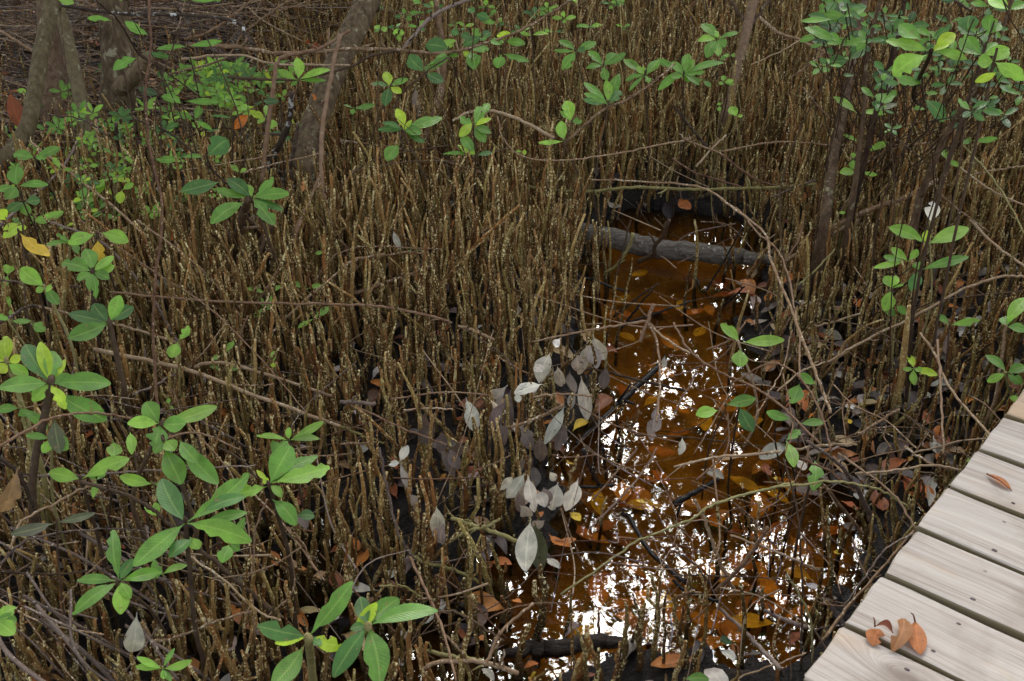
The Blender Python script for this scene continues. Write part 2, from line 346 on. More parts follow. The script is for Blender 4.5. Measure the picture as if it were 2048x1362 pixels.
def hz(P):
    P = np.atleast_2d(P)[:, :2]; sd_ = poly_sd(P, POOLW) + .022 * np.clip(lumps(P[:, 0] * 4.5 + 1, P[:, 1] * 4.5), -2, 2) + .012 * np.clip(lumps(P[:, 0] * 11, P[:, 1] * 11 + 2), -2, 2); t = np.clip((sd_ + .045) / .10, 0, 1); t = t * t * (3 - 2 * t)
    out = .026 + .012 * lumps(P[:, 0], P[:, 1])
    far = np.clip((np.linalg.norm(P, axis=1) - 6) / 10, 0, 1) * .25
    return -.075 + t * (out + far + .075)
def grid_axis(lo, hi, step, far):
    a = np.arange(lo, hi, step); k = [a[-1]]; s = step
    while k[-1] < far: s *= 1.25; k.append(k[-1] + s)
    l = [a[0]]; s = step
    while l[-1] > -far: s *= 1.25; l.append(l[-1] - s)
    return np.array(l[1:][::-1] + list(a) + k[1:])
gx = grid_axis(-3.6, 3.6, .022, 90); gy = grid_axis(1.0, 7.4, .022, 90)
X, Y = np.meshgrid(gx, gy); P = np.stack([X.ravel(), Y.ravel()], 1)
Z = hz(P) + np.where((abs(P[:, 0]) < 3.6) & (P[:, 1] > 1) & (P[:, 1] < 7.4), rng.normal(0, .0035, len(P)), 0)
nx, ny = len(gx), len(gy); i = np.arange(ny - 1)[:, None] * nx; j = np.arange(nx - 1)[None]
mb = MB(); mb.add(np.column_stack([P, Z]), np.stack([i + j, i + j + 1, i + nx + j + 1, i + nx + j], -1).reshape(-1, 4))
tag(link('ground', mb.mesh('ground', MAT['mud'])), kind='structure')
mb = MB(); mb.add([(-6, .2, 0), (6, .2, 0), (6, 8, 0), (-6, 8, 0)], [[0, 1, 2, 3]])
tag(link('water', mb.mesh('water', MAT['water'], smooth=False)), kind='structure')

# ---------------------------------------------------------------- the wood around and overhead: seen mirrored in the pool
def crown(mb, c, r, n, size=.1, cols=((.05, .11, .03), (.08, .17, .04), (.035, .08, .025))):
    k = max(3, n // 70); cc = rng.normal(0, 1, (k, 3)); cc /= np.linalg.norm(cc, axis=1)[:, None]; cc = cc * (rng.uniform(.25, 1, (k, 1)) ** .6) * r + c
    ci = rng.integers(0, k, n); p = cc[ci] + rng.normal(0, .16, (n, 3)) * np.array([1, 1, .7])
    d = rng.normal(0, 1, (n, 3)); d /= np.linalg.norm(d, axis=1)[:, None]; s = rng.normal(0, 1, (n, 3)); s = np.cross(d, s); s /= np.linalg.norm(s, axis=1)[:, None]
    L = rng.uniform(.7, 1.3, (n, 1)) * size; w = L * .38
    V = np.stack([p - d * L / 2, p + s * w / 2, p + d * L / 2, p - s * w / 2], 1).reshape(-1, 3)
    q = np.arange(n * 4).reshape(-1, 4); pal = np.array(cols)[rng.integers(0, len(cols), k)][ci]
    mb.v.append(V); mb.q.append(q + mb.n); mb.a.append(np.tile([[0.1, .5, .5], [.5, .5, 1], [.9, .5, .5], [.5, .5, 0]], (n, 1)))
    mb.c.append(np.column_stack([np.repeat(pal, 4, 0), np.ones(n * 4)])); mb.n += n * 4
    return cc
def limbs(mb, a, cc, r=.03, k=9):
    for c in cc[:k]: tube(mb, smooth([a, (a + c) / 2 + rng.normal(0, .15, 3), c], 4), np.linspace(r, r * .25, 9), 5, cap=False)
mt = MB(); mc = MB()
TREES = [(.25,7.9,7.9),(-.45,8.3,6.8),(2.0,8.0,6.8),(.8,9.4,7.4),(2.7,8.6,7.8),(-1.5,8.4,6.6),(-2.2,7.6,4.2),(-.9,8.6,5.0),(.35,8.0,3.4),(1.1,8.8,5.6),(1.5,9.0,3.4),(2.6,7.8,4.3),(3.9,8.8,5.0),(-3.8,8.3,5.4),(.7,11.0,6.6),(2.7,11.5,7.2),(-1.6,11.6,6.8),(5.2,10.4,6),(-5.6,10.5,6.5),
         (-5.4,6.2,5),(-5.8,4.0,5.2),(-5.6,1.8,5.0),(5.6,7.0,5.2),(6.4,4.6,5.2),(-4.6,-.8,5.6),(0,14.5,8),(4,14.5,8.4),(-4,14.5,8),(8,12,7),(-8,9,7)]
for (x, y, h) in TREES:
    b = np.array([x, y, 0.0]); top = b + (rng.normal(0, .3), rng.normal(0, .3), h * .72)
    tube(mt, smooth([b, (b + top) / 2 + rng.normal(0, .12, 3), top], 6), np.linspace(.10, .045, 13), 8, lump=.08)
    n = int((800 + 270 * h) * (.65 if abs(x - .8) < .01 else (.4 if abs(x - .25) < .01 else 1.2))); cc = crown(mc, np.array([x, y, h * .74]), np.array([1.25, 1.1, h * .30]), n, .13)
    limbs(mt, top * .75 + b * .25, cc, .035, 16)
f = tag(link('surrounding_forest', mc.mesh('surrounding_forest', MAT['leaf'])), 'canopy of the mangrove wood overhead, mirrored in the dark pool', 'forest', kind='stuff')
tag(link('trunks', mt.mesh('trunks', MAT['trunk_brown']), f))

# ---------------------------------------------------------------- boardwalk
DZ = 0.40; ED = np.array([math.sin(math.radians(38.4)), math.cos(math.radians(38.4))]); EQ = np.array([ED[1], -ED[0]])
EP = np.array([.316, .935]) * 1.35; PITCH = .108 * 1.35
deck = empty('boardwalk', (EP[0], EP[1], 0)); tag(deck, 'weathered grey plank boardwalk crossing the swamp beside the amber pool', 'boardwalk')
bx0 = np.array([EP[0], EP[1], 0.0]); Lp = 1.5
yaw = math.atan2(EQ[1], EQ[0])
for k in range(-11, 20):
    mb = MB(); w = PITCH / 2 - .0055; th = .018; seg = 12; r = .004
    # rounded board: section points across the width, several cuts along the length
    sec = [(-w, -th), (-w, th - r), (-w + r * .3, th - r * .3), (-w + r, th), (-w * .5, th + .0008), (0, th - .0006), (w * .5, th + .0008), (w - r, th), (w - r * .3, th - r * .3), (w, th - r), (w, -th)]
    V = []; ns = len(sec); e0 = rng.normal(0, .003)
    xs = [0, .003] + list(np.linspace(.05, Lp - .05, seg)) + [Lp - .003, Lp]
    wob = rng.normal(0, .0007, (len(xs), ns)); wx = rng.normal(0, .0012, len(xs))
    for a, xx in enumerate(xs):
        sh = .003 if a in (0, len(xs) - 1) else 0
        for b_, (yy, zz) in enumerate(sec): V.append((xx + e0 + (rng.normal(0, .0012) if a == 0 else 0), (yy + wx[a]) * (1 - sh / w), zz - sh * (zz > 0) + (wob[a, b_] if 0 < b_ < ns - 1 else 0)))
    q = []
    for a in range(len(xs) - 1):
        for b_ in range(ns): q.append([a * ns + b_, (a + 1) * ns + b_, (a + 1) * ns + (b_ + 1) % ns, a * ns + (b_ + 1) % ns])
    V.append((xs[0] + e0, 0, 0)); V.append((xs[-1] + e0, 0, 0)); n0 = len(xs) * ns; tr = []
    for b_ in range(ns): tr.append([b_, (b_ + 1) % ns, n0]); tr.append([n0 - ns + (b_ + 1) % ns, n0 - ns + b_, n0 + 1])
    mb.add(np.array(V), q, tr)
    o = link('plank', mb.mesh('plank', MAT['wood'], smooth=False), deck); c = ED * PITCH * (k + .5)
    o.location = (c[0], c[1], DZ - th); o.rotation_euler = (rng.normal(0, .004), rng.normal(0, .003), yaw + rng.normal(0, .002))
    for sx in (.13, 1.3):                                              # two sunken nails at each joist
        for sy in (-.6, .55):
            nb = MB(); nx_, ny_ = sx + rng.normal(0, .012), w * sy + rng.normal(0, .006); rr = rng.uniform(.0022, .0036)
            a8 = np.arange(8) * PI / 4; ring = np.stack([np.cos(a8) * rr * 1.3, np.sin(a8) * rr * .8, np.zeros(8)], 1)
            nb.add(np.concatenate([ring * 1.25 + (0, 0, -.001), ring + (0, 0, .0008), [(0, 0, .0002)]]), [[i_, (i_ + 1) % 8, 8 + (i_ + 1) % 8, 8 + i_] for i_ in range(8)], [[8 + i_, 8 + (i_ + 1) % 8, 16] for i_ in range(8)])
            link('nail', nb.mesh('nail', MAT['nail']), o, (nx_, ny_, th + .0004))
for off in (.14, 1.3):                                                 # joists and posts under the boards
    mb = MB(); box(mb, (0, 0, 0), (1.15 * 2, 0, 0), (0, .022, 0), (0, 0, .07), seg=8)
    c = EQ * off + ED * PITCH * 4.5
    link('joist', mb.mesh('joist', MAT['wood'], smooth=False), deck, (c[0], c[1], DZ - .036 - .071), (0, 0, yaw + PI / 2))
    for s_ in (-8, 2, 9, 17):
        mb = MB(); box(mb, (0, 0, 0), (.045, 0, 0), (0, .045, 0), (0, 0, .2)); c = EQ * (off + .07) + ED * PITCH * s_
        link('post', mb.mesh('post', MAT['wood'], smooth=False), deck, (c[0], c[1], .11), (0, 0, yaw))

# ---------------------------------------------------------------- breathing roots
def in_deck(P, m=0.0): return ((P[:, :2] - EP) @ EQ) > -m
def dens(px, py):
    d = np.ones(len(px))
    d = np.where((px > 1480) & (py > 560), .7, d)
    d = np.where((px > 1480) & (py > 660) & (px < 1960), .5, d)
    d = np.where((px > 1230) & (py < 520) & (py > 380) & (px < 1480), .8, d)
    d = np.where((px < 520) & (py < 300), .14, d); d = np.where((px < 420) & (py < 420) & (py >= 300), .45, d)
    d = np.where((px < 330) & (py > 930), .8, d)
    d = np.where((py > 1230) & (px > 600), .5, d)
    d = np.where((px > 720) & (px < 1180) & (py > 850), .72, d)
    d = np.where((px > 1280) & (py < 60), .25, d)
    d = np.where((px > 480) & (px < 1230) & (py > 420) & (py < 800), .92, d)
    d = np.where((px > 950) & (px < 1700) & (py > 1280), .26, d)
    return d
def root_pts(b, h, lean, az, kink, n=9):
    t = np.linspace(0, 1, n); dx, dy = math.cos(az), math.sin(az)
    k1 = rng.normal(0, kink * 1.3, 2); k2 = rng.normal(0, kink, 2)
    off = lean * (t ** 1.3) * h; wx = (np.sin(t * PI) * k1[0] + np.sin(t * 2 * PI) * k2[0]) * h; wy = (np.sin(t * PI) * k1[1] + np.sin(t * 2 * PI) * k2[1]) * h
    wx += rng.normal(0, .0016, n); wy += rng.normal(0, .0016, n)
    return np.stack([b[0] + dx * off + wx, b[1] + dy * off + wy, b[2] - .03 + (h + .03) * t], 1)
def root_rad(r, n=9):
    t = np.linspace(0, 1, n); return r * (1.12 - .52 * t - .12 * t ** 4) * (1 + rng.normal(0, .05, n))
N0 = 21000
# a loose grid with jitter keeps them from standing inside one another
gxs = np.arange(-3.3, 3.4, 0.0318); gys = np.arange(1.25, 8.0, 0.0318); GX, GY = np.meshgrid(gxs, gys)
C = np.stack([GX.ravel(), GY.ravel()], 1) + rng.uniform(-.019, .019, (GX.size, 2))
pr = proj(np.column_stack([C, np.zeros(len(C))]))
clump = .7 + .3 * np.clip(.5 + .9 * lumps(C[:, 0] * 1.7 + 3, C[:, 1] * 1.7), 0, 1)
keep = (rng.random(len(C)) < dens(pr[:, 0], pr[:, 1]) * clump) & (pr[:, 0] > -260) & (pr[:, 0] < 2320) & (pr[:, 1] < 1560)
sdp = poly_sd(C, POOLW)
keep &= ~in_deck(C, .02) & (sdp > np.where(rng.random(len(C)) < .16, -.09, .02 + .07 * np.clip(lumps(C[:, 0] * 3, C[:, 1] * 3), 0, 1)))
C = C[keep]; pr = pr[keep]; Z = hz(C)
ROOTS = []                                                            # base, height, radius, lean, azimuth, kink
for (x, y), (px, py, D), z in zip(C, pr, Z):
    h = rng.uniform(.16, .36) if py < 800 else rng.uniform(.12, .25)
    if px > 900 and py > 1270: h *= .7
    if px > 1480 and py > 560: h *= rng.uniform(.55, 1.0)
    if px < 560 and py < 440: h *= .6
    elif 500 < px < 730 and py < 540: h *= .7
    if px > 1350 and 380 < py < 470 and px < 1560: h *= .6
    if py < 420: h *= rng.uniform(.85, 1.15)
    if rng.random() < .06: h *= 1.25
    if rng.random() < .12: h *= .5
    ln = abs(rng.normal(0, .13)) if rng.random() > .08 else rng.uniform(.3, .8)
    ROOTS.append((np.array([x, y, z]), h, rng.uniform(.0036, .0068), ln, rng.uniform(0, 6.28), .028))
# roots read off the photograph: (region, tip x, tip y, foot x, foot y, width)
HAND = [('I',862,230,885,720,26),('I',905,340,872,880,30),('I',1100,190,1085,540,26),('I',1050,345,1200,700,28),('I',1158,385,1150,740,26),('I',1155,322,1270,620,24),('I',1270,190,1310,500,28),('I',1265,280,1290,600,26),
 ('I',1450,180,1470,380,30),('I',1595,90,1570,330,26),('I',1060,400,930,760,34),('I',965,440,950,640,18),('I',1135,280,1110,420,18),('I',1250,350,1240,480,22),('I',500,320,470,700,30),('I',450,420,440,600,20),
 ('I',550,350,500,560,24),('I',410,300,430,470,16),('I',360,370,420,520,16),('I',315,370,290,640,26),('I',250,320,220,900,34),('I',125,300,240,620,22),('I',160,730,190,1180,30),('I',385,795,400,1300,38),
 ('I',460,860,415,1060,26),('I',525,810,510,1100,36),('I',460,630,480,900,34),('I',585,620,540,810,22),('I',855,855,850,1060,28),('I',900,895,860,1120,28),('I',595,1185,650,1362,24),('I',60,930,80,1290,34),
 ('I',350,1130,380,1330,24),('H',1440,1040,1435,1362,56),('H',1455,1100,1540,1362,34),('H',1660,905,1690,1220,36),('H',1750,1010,1765,1300,44),('H',1500,945,1500,1200,24),('H',1680,1140,1600,1362,40),('H',1815,740,1830,1240,36),
 ('H',1110,1030,1030,1362,50),('H',1170,690,1150,1240,60),('H',1015,510,1000,760,28),('H',880,560,990,960,40),('H',940,760,990,930,30),('H',690,420,900,910,44),('H',610,330,760,640,32),('H',150,380,280,690,28),
 ('H',250,400,330,650,26),('H',110,90,140,620,36),('H',40,230,30,560,34),('H',200,200,240,520,26),('H',410,100,470,650,34),('H',480,70,540,560,34),('H',600,280,640,620,26),('H',1010,150,1010,430,34),('H',880,160,950,460,36),
 ('H',1395,40,1250,380,34),('H',1080,0,1110,300,30),('H',745,60,640,330,26),('H',620,540,660,860,30),('H',360,510,420,900,34),('H',430,380,500,900,34),('H',2040,700,2030,1200,34),('H',1960,860,1985,1250,34),
 ('E',1410,70,1405,740,34),('E',1480,0,1480,600,26),('E',1540,50,1540,480,24),('E',1240,130,1265,700,30),('E',1140,60,1230,660,30),('E',1345,130,1260,400,26),('E',1450,120,1430,380,20),('E',1505,1080,1410,1362,34),('E',1500,1150,1540,1362,30),
 ('E',1220,840,1240,1190,24),('E',1080,980,1100,1260,28),('E',1190,1070,1190,1340,26),('E',865,480,920,860,26),('E',600,600,640,1000,30),('E',390,620,380,1000,30),('E',530,660,545,1000,28),('E',770,800,760,1130,28),
 ('E',210,550,270,800,22),('E',830,780,900,1050,28),('E',240,820,260,1100,28),('E',15,760,60,1080,28),
 ('F',120,0,130,520,28),('F',95,260,90,640,22),('F',1100,340,1150,620,28),('F',1035,490,1020,720,24),('F',1205,520,1040,760,22),('F',1190,590,1140,900,40),('F',1370,500,1270,1160,56),('F',1025,700,990,980,30),('F',940,270,900,560,26),
 ('F',880,360,810,700,30),('F',740,130,760,480,28),('F',555,530,640,760,20),('F',490,480,480,640,24),('F',300,600,320,760,18),('F',1640,690,1640,980,28),('F',1750,680,1690,1100,30),('F',1830,590,1790,860,26),('F',1500,620,1480,760,22),
 ('F',1350,1075,1360,1300,30),('F',1390,1075,1400,1310,34),('F',835,300,790,620,26),('F',920,130,900,420,26),('F',1000,240,930,540,28),('F',1085,520,1080,800,24),('F',1940,660,1950,900,28),('F',2000,560,1990,820,26),('F',520,740,570,900,26),
 ('B',1600,940,1540,1362,22),('B',1700,930,1580,1340,24),('C',425,920,430,1120,16),('C',300,840,310,1240,24),('C',390,790,340,1040,18),('C',130,1020,120,1362,20),('C',490,880,480,1240,24),('C',720,760,690,1200,24),('C',660,780,640,1140,24),
 ('G',1040,830,1100,1200,36),('G',1105,780,1140,1180,34),('G',1170,700,1200,1150,32),('G',1430,680,1450,1020,32),('G',1540,560,1560,1000,34),('G',1680,220,1760,700,34),('G',1850,210,2000,560,28),('G',770,400,830,700,26),('G',610,960,640,1362,40),('G',560,1000,560,1362,36),('G',1600,900,1620,1340,30),('G',1330,880,1360,1300,34),('G',1240,780,1280,1250,34)]
for (k, tx, ty, bx, by, w) in HAND:
    a = cp(k, bx, by); b = at_z(*a, 0); b[2] = hz(b)[0]; b = at_z(*a, b[2]); t_ = cp(k, tx, ty)
    d = ray(*t_); T = CAM + d * (b[1] / d[1])                            # tip straight above the foot, in the foot's own depth
    depth = proj(b)[0][2]; r = w * KS / 2 / F * depth * .92
    v = T - b; h = v[2]; ROOTS.append((b, h, r, np.hypot(v[0], v[1]) / max(h, .05), math.atan2(v[1], v[0]), .02, 1))
sc_ = []
for q_ in ROOTS:
    b = q_[0]; p0 = proj(b)[0]; p1 = proj(b + (0, 0, q_[1]))[0]
    seen = -10 < p1[0] < 2058 and -10 < p1[1] < 1372 and p1[1] > 0
    sc_.append((1e6 if len(q_) > 6 and seen else 0) + (q_[1] * q_[2] / p0[2] ** 2 * 1e6 if seen else -1))
order = np.argsort(-np.array(sc_)); bed = MB(); NI = 300
TC = rng.normal(0, 1, 4)
for rank, idx in enumerate(order):
    b, h, r, ln, az, kk = ROOTS[idx][:6]; near = rank < NI; D = np.linalg.norm(b[:2])
    n = 12 if near else (9 if D < 4.2 else 7); sd_ = 8 if near else (6 if D < 4.2 else 5)
    pts = root_pts(b, h, ln, az, kk, n); mb = MB() if near else bed
    tube(mb, pts, root_rad(r, n), sd_, lump=.08, tint=rng.random())
    if rng.random() < .35 and D < 4.5:                                    # a side nub or forked tip
        a_ = pts[int(n * .6)]; dd = unit(np.array([rng.normal(), rng.normal(), 1.6])); tube(mb, [a_, a_ + dd * h * .12, a_ + dd * h * .12 + (0, 0, h * .12)], [r * .7, r * .6, r * .45], 5, lump=.1, tint=rng.random())
    if near:
        o = link('breathing_root', mb.mesh('breathing_root', MAT['root'], origin=b), None, b)
        hd = 'tall' if h > .2 else ('short' if h < .125 else 'mid-height'); ld = 'leaning' if ln > .3 else ('slightly tilted' if ln > .1 else 'upright'); wd = 'thick' if r > .0065 else 'slender'
        wet = poly_sd(b[None, :2], POOLW)[0] < 0
        REG.append((o, f'{hd} {ld} {wd} brown breathing root' + (' in water' if wet else ''), 'breathing root', 'mangrove breathing roots', b + (0, 0, h * .5)))
tag(link('breathing_root_bed', bed.mesh('breathing_root_bed', MAT['root'])), 'dense bed of upright brown mangrove breathing roots around the pool', 'breathing roots', 'bed of smaller breathing roots', 'stuff')
# ---------------------------------------------------------------- branches, stems and trunks
def span(k, pts, a, b):
    """a run of places in the picture between two anchored ends; a, b = ('z', height) or ('y', distance)"""
    pp = [cp(k, *p) if len(p) == 2 else cp(*p) for p in pts]
    e = []
    for (px, py), (m, v) in ((pp[0], a), (pp[-1], b)):
        w = at_z(px, py, v) if m == 'z' else at_y(px, py, v); e.append(proj(w)[0][2])
    s = np.concatenate([[0], np.cumsum([math.dist(pp[i], pp[i + 1]) for i in range(len(pp) - 1)])]); s /= s[-1]
    out = []
    for (px, py), t in zip(pp, s):
        D = 1 / ((1 - t) / e[0] + t / e[1]); out.append(CAM + ray(px, py) * D)
    return np.array(out), np.array([1 / ((1 - t) / e[0] + t / e[1]) for t in s])
def branch(name, k, pts, a, b, w0, w1, mat, desc=None, cat='twig', group=None, knots=True, lump=.04, n=8, label=None, wig=.0009, ext0=None, origin=None):
    P_, D_ = span(k, pts, a, b)
    per = 7 if len(P_) > 2 else 9
    S_ = smooth(P_, per, wig); Dm = (D_[0] + D_[-1]) / 2
    r = np.linspace(w0 * KS / 2 / F * D_[0], w1 * KS / 2 / F * D_[-1], len(S_)) * (1 + rng.normal(0, .025, len(S_)))
    if ext0 is not None: S_ = np.concatenate([ext0, S_]); r = np.concatenate([[r[0]] * len(ext0), r])
    mb = MB(); tube(mb, S_, r, n, lump=lump, tint=rng.random())
    if knots:
        for _ in range(max(1, len(S_) // 6)):
            i = rng.integers(1, len(S_) - 1); d = unit(rng.normal(0, 1, 3) + (0, 0, .6)); L = r[i] * rng.uniform(2.5, 9)
            tube(mb, [S_[i], S_[i] + d * L * .6 + rng.normal(0, .002, 3), S_[i] + d * L], [r[i] * .6, r[i] * .45, r[i] * .3], 5, tint=rng.random())
    o0 = S_[0].copy() if origin is None else np.asarray(origin)
    o = link(name, mb.mesh(name, MAT[mat], origin=o0), None, o0)
    mid = S_[len(S_) // 2]
    if label: tag(o, label, cat, group)
    elif desc: REG.append((o, desc, cat, group, mid))
    return o, S_, r
TW = 'loose twigs and thin branches'
